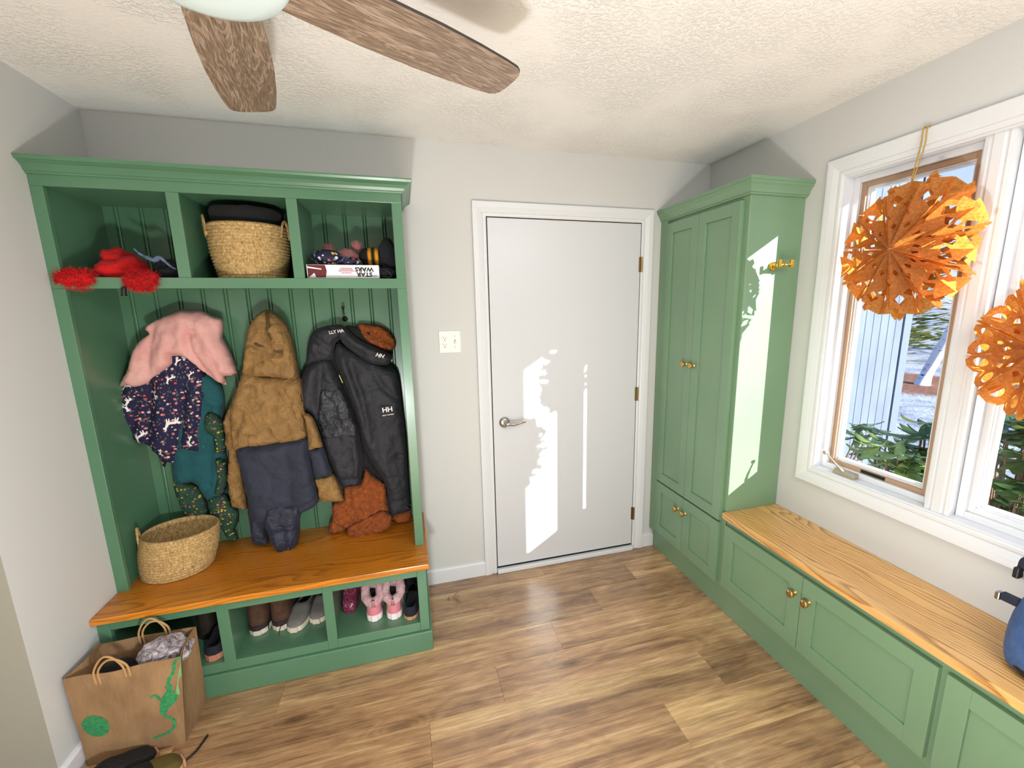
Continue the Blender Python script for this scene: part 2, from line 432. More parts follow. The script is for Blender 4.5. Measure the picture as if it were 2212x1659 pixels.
CROWN = [(0, 0), (.006, 0), (.008, .006), (.012, .008), (.016, .018), (.024, .028), (.034, .034), (.036, .036), (.042, .037), (.046, .045), (.046, .050), (0, .050)]
bm = B(); sweep(bm, CROWN, [((0, HF, 2.034), (0, -1, 0), UP), ((HX, HF, 2.034), (1, -1, 0), UP), ((HX, 0, 2.034), (1, 0, 0), UP)])
box(bm, .001, HF, 2.06, HX, -.001, 2.075)
obj('crown_molding', bm, GREEN_SHADE, loc)

BF = -.504
cub = thing('shoe_cubby', 'sage green shoe cubby base with three open compartments under the coat bench', 'cubby', (.61, -.25, 0))
fr = B()
for a, b in ((0, .040), (.388, .430), (.781, .821), (1.174, HX)): box(fr, a, BF, .102, b, BF+.02, .425)
for a, b in ((.040, .388), (.430, .781), (.821, 1.174)):
    box(fr, a, BF, .379, b, BF+.02, .425); box(fr, a, BF, .102, b, BF+.02, .145)
obj('face_frame', fr, GREEN_SHADE, cub, bevel=.0015)
for a, b in ((0, .02), (1.195, HX)): obj('side_panel', boxes((a, BF+.02, .02, b, -.001, .425)), GREEN_SHADE, cub)
for a, b in ((.398, .420), (.790, .812)): obj('divider', boxes((a, BF+.02, .145, b, -.01, .425)), GREEN_SHADE, cub)
obj('bottom_panel', boxes((.02, BF+.02, .125, 1.195, -.01, .144)), GREEN_SHADE, cub)
obj('back_panel', boxes((.02, -.012, .1, 1.195, -.001, .425)), GREEN_SHADE, cub)
obj('plinth', boxes((0, -.516, 0, 1.226, -.001, .100)), GREEN_SHADE, cub, bevel=.004)
bm = boxes((0.001, -.534, .425, 1.229, -.002, .451))
tag(obj('oak_bench_top', bm, OAKX, bevel=.003), 'golden oak bench top under the hanging coats, below the green locker', 'bench top')

# ------------------------------------------------------------------ tall cabinet and window bench
XC, XD = W-.301, W-.3205                                   # carcass front and door front planes
def shaker(name, parent, y0, y1, z0, z1, st=.056, knob=None):
    y0, y1 = min(y0, y1), max(y0, y1); bm = B()
    box(bm, XD, y0, z0, XC, y0+st, z1); box(bm, XD, y1-st, z0, XC, y1, z1)
    box(bm, XD, y0+st, z0, XC, y1-st, z0+st); box(bm, XD, y0+st, z1-st, XC, y1-st, z1)
    box(bm, XD+.009, y0+st, z0+st, XC, y1-st, z1-st)
    d = obj(name, bm, GREEN, parent, bevel=.0012)
    if knob:
        kb = B(); lathe(kb, [(.0001, -.030), (.0145, -.030), (.0155, -.028), (.0155, -.019), (.0145, -.017), (.006, -.014), (.006, -.006), (.009, -.003), (.010, 0)], (XD, *knob), 'x', 24)
        kn = obj('knob', kb, BRASS, d, smooth=True, bevel=0); kn['label'] = 'round brass knob'
    return d
tall = thing('tall_cabinet', 'tall sage green two-door cabinet with crown between the white door and the window', 'cabinet', (W-.15, -.34, 0))
obj('carcass', boxes((XC, -.683, .13, W-.001, -.001, 2.05)), GREEN, tall, bevel=.002)
obj('plinth', boxes((W-.2855, -.69, 0, W-.001, -.001, .131)), GREEN, tall)
obj('filler_strip', boxes((W-.313, -.069, .13, XC, -.001, 2.045)), GREEN, tall)
CR2 = [(0, 0), (.010, 0), (.012, .006), (.018, .008), (.022, .020), (.030, .034), (.038, .042), (.040, .050), (.044, .052), (.044, .066), (0, .066)]
bm = B(); sweep(bm, CR2, [((XC, -.001, 2.036), (-1, 0, 0), UP), ((XC, -.683, 2.036), (-1, -1, 0), UP), ((W-.001, -.683, 2.036), (0, -1, 0), UP)])
box(bm, XC, -.683, 2.05, W-.001, -.001, 2.09)
obj('crown_molding', bm, GREEN, tall)
shaker('upper_door', tall, -.072, -.3555, .494, 2.018, knob=(-.315, 1.252))
shaker('upper_door', tall, -.3585, -.650, .494, 2.018, knob=(-.382, 1.252))
shaker('lower_door', tall, -.072, -.3555, .150, .484, knob=(-.313, .404))
shaker('lower_door', tall, -.3585, -.650, .150, .484, knob=(-.380, .404))
BE = -2.57
ben = thing('bench_cabinet', 'low sage green bench cabinet with shaker doors and brass knobs under the window', 'cabinet', (W-.15, -1.6, 0))
obj('carcass', boxes((XC, BE, .13, W-.001, -.6905, .525)), GREEN, ben)
obj('plinth', boxes((W-.2855, BE, 0, W-.001, -.6905, .131)), GREEN, ben)
for a, b, kn in ((-.698, -1.1475, -1.120), (-1.1505, -1.618, -1.186), (-1.640, -2.09, -2.06), (-2.093, -2.56, -2.125)):
    shaker('door', ben, a, b, .162, .492, .060, knob=(kn, .405))
tag(obj('oak_window_bench_top', boxes((W-.330, BE-.01, .525, W-.001, -.684, .555)), OAKY, bevel=.003), 'long golden oak bench top running under the white window', 'bench top')
# ------------------------------------------------------------------ polygon helpers
def inside(p, poly):
    x, y = p[0], p[1]; c = False; n = len(poly)
    for i in range(n):
        x0, y0 = poly[i]; x1, y1 = poly[i-1]
        if (y0 > y) != (y1 > y) and x < (x1-x0)*(y-y0)/(y1-y0)+x0: c = not c
    return c
def cdt(outer, holes=(), pts=()):
    """triangulate outer minus holes with extra interior points -> (2d verts, triangles)"""
    vs = []; es = []
    for loop in [outer]+list(holes):
        b = len(vs); vs += [V((p[0], p[1])) for p in loop]
        es += [(b+i, b+(i+1) % len(loop)) for i in range(len(loop))]
    vs += [V((p[0], p[1])) for p in pts]
    ov, oe, of, *_ = delaunay_2d_cdt(vs, es, [], 0, 1e-6)
    tris = []
    for f in of:
        c = sum((ov[i] for i in f), V((0, 0)))/len(f)
        if inside(c, outer) and not any(inside(c, h) for h in holes): tris.append(f)
    return ov, tris
def add_mapped(bm, ov, tris, fn, mi=0):
    m = {}
    for f in tris:
        vv = []
        for i in f:
            if i not in m: m[i] = bm.verts.new(fn(ov[i][0], ov[i][1]))
            vv.append(m[i])
        try: bm.faces.new(vv).material_index = mi
        except ValueError: pass

# ------------------------------------------------------------------ ceiling fan
FX, FY, FZ = .925, -1.445, 2.130
def blade_mat():
    t = NT('weathered wood fan blade'); uv = t.n('UVMap', uv_map='UVMap').outputs[0]
    n1 = t.noise(t.mapping(uv, (3.5, 26, 1)), 1.0, 4, .6, .7); n2 = t.noise(t.mapping(uv, (22, 420, 1)), 1.0, 3, .65, .5)
    line = t.ramp(t.math('SINE', t.math('MULTIPLY', n1, 46.0)), [(.2, 0), (.9, 1)])
    k = t.math('ADD', t.math('MULTIPLY', n2, .75), t.math('MULTIPLY', line, .16))
    c = t.ramp(k, [(.24, '#57483c'), (.44, '#8d7968'), (.66, '#b3a08f')])
    c = t.mix(t.math('MULTIPLY', t.ramp(n1, [(.35, 0), (.65, 1)]), .35), c, '#64503f')
    t.bsdf(c, .38, 0, t.bump(k, .25, .002)); return t.m
BLADE = blade_mat()
fan = thing('ceiling_fan', 'ceiling fan with weathered wood blades and a pale bowl light hanging overhead', 'ceiling fan', (FX, FY, H))
OPAL = NT('opal glass bowl'); OPAL.bsdf('#c3d2d2', .35, Emission_Color=(.75, .9, .95, 1), Emission_Strength=.05); OPAL = OPAL.m
FANM = plain('brushed nickel fan body', '#a7a29a', .35, .9)
bm = B(); lathe(bm, [(.0001, -.052), (.05, -.051), (.085, -.047), (.110, -.038), (.122, -.024), (.127, -.008), (.127, .006), (.118, .010), (.0001, .010)], (FX, FY, FZ-.005), n=48)
g = obj('light_bowl', bm, OPAL, fan, smooth=True); g['label'] = 'pale frosted glass bowl'
bm = B(); lathe(bm, [(.0001, -.002), (.115, -.002), (.12, .02), (.115, .09), (.09, .12), (.03, .13), (.0001, .13)], (FX, FY, FZ+.012), n=40)
obj('motor_housing', bm, FANM, fan, smooth=True)
bm = B(); lathe(bm, [(.0001, .0), (.02, .0), (.055, .03), (.065, .065), (.065, .075), (.0001, .075)], (FX, FY, H-.0755), n=32); lathe(bm, [(.013, -.03), (.013, .01)], (FX, FY, H-.08), n=16)
obj('canopy', bm, FANM, fan, smooth=True)
BO = [(.075, .056), (.18, .065), (.29, .071), (.40, .0725), (.50, .069), (.58, .063), (.618, .058), (.632, .050), (.639, .038), (.642, .018)]
EDGE = plain('dark blade edge', '#2a211b', .5)
for k in range(5):
    a = radians(99.5-72*k); ca, sa = cos(a), sin(a); tilt = radians(-9)
    bm = B(); uvl = bm.loops.layers.uv.new('UVMap')
    pts = [(r, w) for r, w in BO] + [(r, -w) for r, w in reversed(BO)]
    def P3(r, w, dz): return V((FX+r*ca-w*cos(tilt)*sa, FY+r*sa+w*cos(tilt)*ca, FZ+w*sin(tilt)+dz))
    lo = [bm.verts.new(P3(r, w, -.003)) for r, w in pts]; hi = [bm.verts.new(P3(r, w, .003)) for r, w in pts]
    f0 = bm.faces.new(lo); f1 = bm.faces.new(hi[::-1])
    for f, idx in ((f0, range(len(pts))), (f1, range(len(pts)-1, -1, -1))):
        for l, i in zip(f.loops, idx): l[uvl].uv = (pts[i][0]+k*1.7, pts[i][1]+k*.31)
    n = len(pts)
    for i in range(n): bm.faces.new((lo[i], lo[(i+1) % n], hi[(i+1) % n], hi[i])).material_index = 1
    bl = obj('blade', bm, [BLADE, EDGE], fan)
    ib = B(); P4 = lambda r, w, dz: P3(r, w, dz)
    loft(ib, [[P4(r, w*s, .004), P4(r, -w*s, .004), P4(r, -w*s, .010), P4(r, w*s, .010)] for r, w, s in ((.06, .02, 1), (.13, .03, 1), (.19, .012, 1))])
    obj('blade_iron', ib, FANM, bl)

# ------------------------------------------------------------------ paper bag stars in the window
def paper_mat():
    t = NT('kraft paper lit from behind'); p = t.obj()
    mo = t.noise(p, 120, 5, .7); mo2 = t.noise(p, 26, 3, .6)
    c = t.ramp(mo, [(.35, '#a9703c'), (.7, '#c99259')]); ct = t.ramp(t.math('ADD', t.math('MULTIPLY', mo, .7), t.math('MULTIPLY', mo2, .3)), [(.36, '#e2862e'), (.62, '#ffc463')])
    d = t.n('BsdfDiffuse', {'Color': c, 'Normal': t.bump(mo2, .3, .006)}); tr = t.n('BsdfTranslucent', {'Color': ct})
    m = t.n('MixShader', {0: .58, 1: d, 2: tr}); t.t.links.new(m.outputs[0], t.out.inputs[0]); return t.m
PAPER = paper_mat()
TWINE = plain('tan twine', '#b58f45', .9, bump=.4, scale=400)
def paper_star(name, label, C, R, h, n, style, seed, rot=0, hang=None):
    C = V(C); rr = random.Random(seed); t = thing(name, label, 'paper star', C, 'paper bag stars in the window')
    ax = V((-1, .06, .02)).normalized(); e1 = V((0, 0, 1)); e1 = (e1 - ax*e1.dot(ax)).normalized(); e2 = ax.cross(e1)
    def PT(r, a, z):
        z *= 1 - .42*min(1, r/R)
        return C + e1*(r*cos(a)) + e2*(r*sin(a)) + ax*z
    dl = pi/n
    dia = lambda cr, cz, a, b: [(cr-a, cz), (cr, cz-b), (cr+a, cz), (cr, cz+b)]
    cir = lambda cr, cz, a, b, m=12: [(cr+a*cos(2*pi*i/m), cz+b*sin(2*pi*i/m)) for i in range(m)]
    for k in range(n):
        th = 2*pi*k/n + rot + rr.uniform(-.03, .03); Rk = R*rr.uniform(.93, 1.06); bm = B(); j = rr.uniform(-.02, .02)
        for sgn in (-1, 1):                                # the two side walls of the bag
            aa = th + sgn*dl*.93
            if style == 'point':
                out = [(.012, -h), (.45*Rk, -h), (.50*Rk, -h*.80), (.56*Rk, -h), (.82*Rk, -h), (.86*Rk, -h*.45), (.93*Rk, -h*.5), (Rk, 0), (.93*Rk, h*.5), (.86*Rk, h*.45), (.82*Rk, h), (.56*Rk, h), (.50*Rk, h*.80), (.45*Rk, h), (.012, h)]
                holes = [dia(.69*Rk, 0, .105*Rk, h*.55), dia(.42*Rk, 0, .07*Rk, h*.40)]
            else:
                out = [(.012, -h), (.5*Rk, -h), (.62*Rk, -h*.9), (.70*Rk, -h), (.84*Rk, -h), (.93*Rk, -h*.85), (.96*Rk, -h*.45), (.93*Rk, 0), (.96*Rk, h*.45), (.93*Rk, h*.85), (.84*Rk, h), (.70*Rk, h), (.62*Rk, h*.9), (.5*Rk, h), (.012, h)]
                holes = [cir(.70*Rk, h*.40, .10*Rk, h*.27), cir(.70*Rk, -h*.40, .10*Rk, h*.27), dia(.40*Rk, 0, .08*Rk, h*.3)]
            ov, tr = cdt(out, holes); add_mapped(bm, ov, tr, lambda r, z, a=aa: PT(r, a + .25*dl*sgn*-1*max(0, r/R-.5)*0, z))
        for zs in (-1, 1):                                 # front and back gussets, creased inwards
            for sgn in (-1, 1):
                def gm(r, s, sgn=sgn, zs=zs):
                    return PT(r, th + sgn*dl*.93*(1-s), zs*(h - s*min(.34*r, h*.9)))
                if style == 'point':
                    out = [(.0015, 0), (.40*Rk, 0), (.46*Rk, .22), (.52*Rk, 0), (.80*Rk, 0), (.84*Rk, .35), (.90*Rk, .3), (.95*Rk, 1), (.68*Rk, 1), (.63*Rk, .62), (.57*Rk, 1), (.0015, 1)]
                    holes = [[(.28*Rk, .45), (.33*Rk, .25), (.38*Rk, .5), (.34*Rk, .75)], [(.62*Rk, .40), (.71*Rk, .12), (.79*Rk, .45), (.72*Rk, .74)]] if zs > 0 else [[(.58*Rk, .35), (.70*Rk, .1), (.80*Rk, .45), (.70*Rk, .8)], [(.30*Rk, .3), (.36*Rk, .15), (.45*Rk, .5), (.36*Rk, .8)]]
                else:
                    out = [(.0015, 0), (.5*Rk, 0), (.80*Rk, 0), (.90*Rk, .15), (.94*Rk, .5), (.92*Rk, .85), (.86*Rk, 1), (.60*Rk, 1), (.55*Rk, .7), (.50*Rk, 1), (.0015, 1)]
                    holes = [cir(.73*Rk, .45, .095*Rk, .30), [(.34*Rk, .5), (.40*Rk, .25), (.46*Rk, .55), (.40*Rk, .75)]]
                ov, tr = cdt(out, holes); add_mapped(bm, ov, tr, gm)
        obj('folded_bag', bm, PAPER, t, normals=False)
    if hang is not None:
        hang = V(hang); top = PT(R*.80, rot*0, 0); top.y = hang.y + (top.y-hang.y)*.3
        for k, d in enumerate((-.006, .006)):
            bm = B(); tube(bm, smoothpath([hang+V((.012, d, .004)), hang+V((-.004, d, .002)), hang+V((-.005, d*1.1, -.05)), (hang+top)/2+V((0, d*.9, 0)), top+V((0, d*.3, .02)), PT(R*.60, 0, 0)], 4), .0022, 6)
            s = obj('hanging_twine', bm, TWINE, t, smooth=True)
    return t
paper_star('paper_star', 'pointed orange paper bag star hanging in front of the tan window sash', (2.912, -1.183, 1.747), .242, .074, 11, 'point', 3, .05, (2.957, -1.163, 2.150))
paper_star('paper_star', 'round-lobed orange paper bag star hanging above the blue backpack, partly out of frame', (2.912, -1.612, 1.432), .214, .072, 10, 'round', 8, .18, (2.957, -1.60, 2.150))

# ------------------------------------------------------------------ outside
def ground_mat():
    t = NT('patchy snow with fallen leaves'); p = t.obj()
    sp = t.n('SeparateXYZ', {0: p}); d = t.math('ADD', t.math('MULTIPLY', sp.outputs[0], .85), t.math('MULTIPLY', sp.outputs[1], .52))
    band = t.math('MULTIPLY', t.ramp(t.math('DIVIDE', d, 40.0), [(.285, 0), (.315, 1), (.375, 1), (.40, 0)]), 1.0)
    n = t.noise(p, 1.3, 5, .65); f = t.noise(p, 14, 4, .7)
    leaf = t.ramp(t.math('ADD', t.math('MULTIPLY', band, .33), t.math('MULTIPLY', t.math('ADD', n, f), .36)), [(.45, 0), (.56, 1)])
    c = t.mix(leaf, t.ramp(n, [(.35, '#5d6880'), (.6, '#a3abbb')]), t.ramp(f, [(.35, '#4a2c20'), (.65, '#8d5a46')]))
    t.bsdf(c, .9, 0, t.bump(f, .5, .05)); return t.m
bm = B(); gx = [3.12+i*1.2 for i in range(50)]; gy = [-14+i*1.2 for i in range(45)]
vv = [[bm.verts.new((x, y, -.35 + .10*noise.noise(V((x*.35, y*.35, 0))) + (.0 if x < 16 else (x-16)*.03))) for y in gy] for x in gx]
for i in range(len(gx)-1):
    for j in range(len(gy)-1): bm.faces.new((vv[i][j], vv[i+1][j], vv[i+1][j+1], vv[i][j+1]))
struct('ground', bm, ground_mat(), smooth=True)
def siding_mat():
    t = NT('pale blue-grey board siding'); p = t.obj(); sp = t.n('SeparateXYZ', {0: p})
    m = t.math('FRACT', t.math('MULTIPLY', sp.outputs[0], 1/.105))
    g = t.ramp(m, [(.0, 1), (.06, 1), (.09, 0)], 'LINEAR')
    c = t.mix(g, t.ramp(t.noise(t.mapping(p, (1, 1, .3)), 6, 3), [(.3, '#55627a'), (.7, '#667389')]), '#1c2538')
    t.bsdf(c, .8, 0, t.bump(t.math('MULTIPLY', g, -1.0), .6, .01)); return t.m
wing = thing('house_wing', 'pale blue-grey house wing with vertical board siding outside the window', 'house', (4.7, 2.5, -.35))
obj('siding_wall', boxes((3.12, 1.0, -.5, 6.20, 5.0, 3.15)), siding_mat(), wing)
ROOF = plain('grey roof shingles', '#55565c', .9, bump=.4, scale=20); WHITE = plain('white fascia', '#e6e8ea', .5)
rf = obj('roof', boxes((3.12, .72, 3.15, 6.62, 5.2, 3.22)), ROOF, wing)
obj('fascia', boxes((3.12, .68, 3.02, 6.62, .72, 3.24), (6.62, .68, 3.02, 6.66, 5.2, 3.24)), WHITE, rf)
obj('corner_board', boxes((6.20, .985, -.5, 6.30, 1.08, 3.15)), plain('pale blue-grey corner board', '#5d6a80', .8), wing)
def birch_mat():
    t = NT('white birch bark'); p = t.obj()
    n = t.noise(t.mapping(p, (3, 3, 14)), 2.0, 4, .6); 
    t.bsdf(t.mix(t.ramp(n, [(.60, 0), (.66, 1)]), '#e6e6ea', '#2c2829'), .8); return t.m
bt = thing('birch_tree', 'leaning white birch trunk outside beyond the window, rising from brown leaves', 'tree', (13.0, 4.9, -.35))
bm = B(); tube(bm, smoothpath([(12.75, 4.83, -.55), (13.0, 4.9, -.1), (13.22, 4.75, .7), (13.42, 4.62, 1.5), (13.55, 4.52, 2.6), (13.7, 4.4, 5), (13.8, 4.4, 8)], 4), [.22, .19, .16, .14]+[.12]*4+[.115]*4+[.11]*4+[.10]*4+[.08]*5, 12)
obj('trunk', bm, birch_mat(), bt, smooth=True)
BARK = plain('dark bark', '#4b4038', .95, bump=.6, scale=15)
def limb(bm, p, d, L, r, depth, rr):
    q = p + d*L; tube(bm, [p, (p+q)/2 + V((rr.uniform(-1, 1), rr.uniform(-1, 1), rr.uniform(-1, 1)))*L*.05, q], [r, r*.85, r*.65], 5)
    if depth:
        for _ in range(3): limb(bm, p+d*L*rr.uniform(.55, 1), (d + V((rr.uniform(-1, 1), rr.uniform(-1, 1), rr.uniform(-.3, .7)))*.75).normalized(), L*rr.uniform(.55, .75), r*.55, depth-1, rr)
for k, (x, y, hh) in enumerate(((14.5, 10.6, 2.6), (28, 10, 3.4), (29, 18, 3.5))):
    rr = random.Random(k+20); bm = B(); limb(bm, V((x, y, -.4)), V((.03, .02, 1)), hh, .13, 4, rr)
    tag(obj('bare_tree', bm, BARK), ('bare leafless tree against the blue sky behind the house wing', 'bare leafless tree beyond the leaning birch', 'farthest bare leafless tree behind the pine')[k], 'tree', 'bare trees outside')
def needle_mat(a, b):
    t = NT('sunlit conifer needles'); p = t.obj()
    c = t.ramp(t.noise(p, 1.6, 4, .6), [(.35, a), (.65, b)]); c = t.mix(1.0, c, (.6, .6, .6, 1), 'MULTIPLY')
    d = t.n('BsdfDiffuse', {'Color': c}); tr = t.n('BsdfTranslucent', {'Color': c}); m = t.n('MixShader', {0: .35, 1: d, 2: tr})
    t.t.links.new(m.outputs[0], t.out.inputs[0]); return t.m
for k, (x, y, hh, rad, cols) in enumerate(((17.0, 8.7, 8.5, 1.5, ('#4d6a35', '#8f9a4c')), (22.5, 12.6, 10, 2.0, ('#6a7d3d', '#b0ad5c')), (21.5, 8.3, 9, 1.9, ('#7c8544', '#c0b468')))):
    rr = random.Random(k+40); pt = thing('pine_tree', ('dark green young pine beside the leaning birch outside', 'yellow-green pine behind the dark pine outside', 'tall yellow-green pine right behind the birch outside')[k], 'tree', (x, y, -.3), 'pines outside')
    bm = B(); tube(bm, [(x, y, -.5), (x, y, hh)], [.13, .03], 8); obj('trunk', bm, BARK, pt)
    bm = B()
    for i in range(1500):
        z = .25 + (hh-.3)*rr.random()**1.25; R1 = rad*(1-z/hh)**.8*(.35+.65*rr.random()); a = rr.uniform(0, 2*pi)
        c = V((x+R1*cos(a), y+R1*sin(a), z - R1*.12)); o = V((cos(a), sin(a), rr.uniform(-.1, .35))).normalized(); s = V((-sin(a), cos(a), rr.uniform(-.5, .5)))
        L = rr.uniform(.18, .42); w = L*.22
        face(bm, [c-o*L*.3-s*w*.5, c+s*w, c+o*L, c-s*w])
    obj('foliage', bm, needle_mat(*cols), pt, normals=False)
def leaf_mat(a, b):
    t = NT('glossy evergreen leaf'); p = t.obj()
    c = t.ramp(t.noise(p, 9, 2), [(.4, a), (.62, b)])
    d = t.n('BsdfPrincipled', {'Base Color': c, 'Roughness': .35}); tr = t.n('BsdfTranslucent', {'Color': lin('#9fb04a')}); m = t.n('MixShader', {0: .22, 1: d, 2: tr})
    t.t.links.new(m.outputs[0], t.out.inputs[0]); return t.m
STEM = plain('brown stem', '#6b5140', .9)
def rhodo(label, whorls, base, mat, seed, L=.13):
    rr = random.Random(seed); t = thing('rhododendron', label, 'shrub', base, 'rhododendrons outside the window'); bm = B(); st = B()
    for c in whorls:
        c = V(c); tube(st, smoothpath([V(base)+V((rr.uniform(-.15, .15), rr.uniform(-.15, .15), .02)), (V(base)+c)/2+V((0, 0, -.06)), c], 3), [.010]*3+[.006]*4, 5)
        for k in range(rr.randint(7, 9)):
            a = rr.uniform(0, 2*pi); dr = rr.uniform(-.75, .25); o = V((cos(a), sin(a), dr)).normalized(); s = V((-sin(a), cos(a), rr.uniform(-.4, .4))); l = L*rr.uniform(.7, 1.15); w = l*.17
            up = s.cross(o).normalized(); pr = None
            for f, ww, z in ((0, .12, 0), (.25, .85, .03), (.55, 1, .02), (.82, .65, -.06), (1, .05, -.14)):
                p = c + o*l*f + up*l*z; cur = [bm.verts.new(p - s*w*ww), bm.verts.new(p - up*w*.25), bm.verts.new(p + s*w*ww)]
                if pr: bm.faces.new((pr[0], pr[1], cur[1], cur[0])); bm.faces.new((pr[1], pr[2], cur[2], cur[1]))
                pr = cur
    obj('foliage', bm, mat, t, smooth=True); obj('stems', st, STEM, t, smooth=True)
LEAF1, LEAF2 = leaf_mat('#3f5a34', '#7f9a52'), leaf_mat('#1f3b2a', '#3d5b3a')
w1 = [at(u, v, 'x', x) for u, v, x in ((1900, 965, 3.62), (1925, 955, 3.75), (1940, 985, 3.6), (1915, 1000, 3.55), (1960, 1010, 3.62), (1975, 985, 3.72), (1890, 985, 3.7), (1935, 1020, 3.55))]
rhodo('light green rhododendron whorls just outside the tan window sash', w1, (3.62, -.85, -.3), LEAF1, 4, .14)
rr = random.Random(19)
w0 = [at(rr.uniform(1840, 1925), rr.uniform(895, 1040), 'y', rr.uniform(.25, .7)) for _ in range(7)]
rhodo('shaded dark rhododendron against the blue-grey siding outside', w0, (4.6, .45, -.3), LEAF2, 12, .15)
rr = random.Random(9)
w2 = [at(u, v, 'x', x) for u, v, x in ((2000, 915, 4.0), (2010, 945, 3.9), (2000, 970, 3.95), (1990, 1000, 3.8), (2015, 990, 3.9), (1990, 940, 4.1), (2005, 1020, 3.8))]
rhodo('dark green rhododendron at the lower corner of the tan-sash window', w2, (4.0, -.75, -.3), LEAF2, 5, .15)
w3 = [at(rr.uniform(2120, 2330), rr.uniform(900, 1120), 'x', rr.uniform(3.7, 4.6)) for _ in range(55)]
rhodo('dense dark rhododendron filling the lower part of the white-sash window', w3, (4.1, -1.05, -.3), LEAF2, 6, .15)
# ------------------------------------------------------------------ garments
def fuzz(bm, n, L, w, rr, mi=0, droop=0, faces=None):
    """scatter short tapering hairs over the faces of bm"""
    fs = [f for f in (faces or bm.faces)]; ar = [f.calc_area() for f in fs]
    for f in rr.choices(fs, ar, k=n):
        vs = [v.co for v in f.verts]; ws = [rr.random() for _ in vs]; s = sum(ws)
        p = sum((v*a for v, a in zip(vs, ws)), V())/s; nn = f.normal
        d = (nn + V((rr.uniform(-1, 1), rr.uniform(-1, 1), rr.uniform(-1, 1)))*.75 + V((0, 0, -droop))).normalized()
        t = d.orthogonal().normalized(); l = L*rr.uniform(.5, 1.2)
        face(bm, [p - t*w, p + t*w, p + d*l], mi)
def segdist(p, a, b):
    d = b-a; l2 = d.length_squared
    t = max(0, min(1, (p-a).dot(d)/l2)) if l2 else 0
    return (p-(a+d*t)).length
class Cloth:
    """a soft padded panel hanging in the plane y = yb, cut to an outline and swollen towards the room"""
    def __init__(s, outline, T, yb, puff, folds=(), edge=.05, res=.0095, wrinkle=.004, wf=22, seed=0, back=.4, smooth=2):
        s.yb, s.puff, s.edge, s.wr, s.wf, s.seed = yb, puff, edge, wrinkle, wf, seed
        W2 = lambda q: V((lambda p: (p.x, p.z))(at(*T(*q), 'y', yb)))
        pl = [W2(q) for q in outline]
        if smooth > 1:
            n = len(pl); out = []
            for i in range(n):
                a, b, c, d = pl[i-1], pl[i], pl[(i+1) % n], pl[(i+2) % n]
                for k in range(smooth):
                    t = k/smooth; out.append(.5*((2*b)+(c-a)*t+(2*a-5*b+4*c-d)*t*t+(3*b-a-3*c+d)*t**3)*1.0)
            pl = out
        s.pl = []
        for i, p in enumerate(pl):                             # resample long edges
            q = pl[(i+1) % len(pl)]; m = max(1, int((q-p).length/(res*1.2)))
            s.pl += [p+(q-p)*(k/m) for k in range(m)]
        s.folds = [([W2(q) for q in pts], a, w) for pts, a, w in folds]
        xs = [p.x for p in s.pl]; zs = [p.y for p in s.pl]; rr = random.Random(seed); pts = []
        z = min(zs)
        while z < max(zs):
            x = min(xs)
            while x < max(xs):
                p = V((x+rr.uniform(-.2, .2)*res, z+rr.uniform(-.2, .2)*res))
                if inside(p, s.pl) and s.bd(p) > res*.55: pts.append(p)
                x += res
            z += res
        s.ov, s.tr = cdt(s.pl, (), pts); s.back = back
    def bd(s, p):
        return min(segdist(p, s.pl[i-1], s.pl[i]) for i in range(len(s.pl)))
    def y(s, x, z):
        p = V((x, z)); d = min(1, s.bd(p)/s.edge); e = sqrt(max(0, 1-(1-d)**2)); v = s.puff*e
        for pts, a, w in s.folds:
            dd = min(segdist(p, pts[i], pts[i+1]) for i in range(len(pts)-1)) if len(pts) > 1 else (p-pts[0]).length
            v += a*math.exp(-(dd/w)**2)*min(1, d*1.6)
        q = V((x*s.wf, z*s.wf*.7, s.seed*3.7)); n1 = noise.noise(q)
        q2 = V((x*s.wf*.8 + n1*.9, z*s.wf*.45 + n1*.6, s.seed*1.3+4)); n2 = noise.noise(q2)
        v += (s.wr*n1*1.6 - s.wr*1.5*(max(0, 1-abs(n2)*5))**1.5)*e
        return s.yb - v
    def mesh(s, bm=None, mi=0):
        bm = bm or B(); nb = len(s.pl); cache = {}
        def front(x, z): return V((x, s.y(x, z), z))
        m = {}; mb = {}
        for f in s.tr:
            for i in f:
                if i not in m:
                    p = s.ov[i]; v = bm.verts.new(front(p[0], p[1])); m[i] = v
                    d = s.bd(p)
                    mb[i] = v if d < 1e-5 else bm.verts.new((p[0], s.yb + s.puff*s.back*min(1, d/s.edge), p[1]))
        for f in s.tr:
            try: bm.faces.new([m[i] for i in f]).material_index = mi
            except ValueError: pass
            try: bm.faces.new([mb[i] for i in reversed(f)]).material_index = mi
            except ValueError: pass
        return bm
    def decal(s, poly, T, bm, mi=1, lift=.0012, world=False):
        """flat print following the front of the panel"""
        pl = [V((p[0], p[1])) if world else V((lambda p: (p.x, p.z))(at(*T(*q), 'y', s.yb-s.puff))) for q in poly for p in [q]]
        dens = []
        for i, p in enumerate(pl):
            q = pl[(i+1) % len(pl)]; k = max(1, int((q-p).length/.006)); dens += [p+(q-p)*(j/k) for j in range(k)]
        ov, tr = cdt(dens); add_mapped(bm, ov, tr, lambda x, z: V((x, s.y(x, z)-lift, z)), mi)
TA = lambda X, Y: (200+X/2.961, 640+Y/2.961)
TB = lambda X, Y: (460+X/2.963, 640+Y/2.963)
TC = lambda X, Y: (640+X/3.53, 690+Y/3.53)
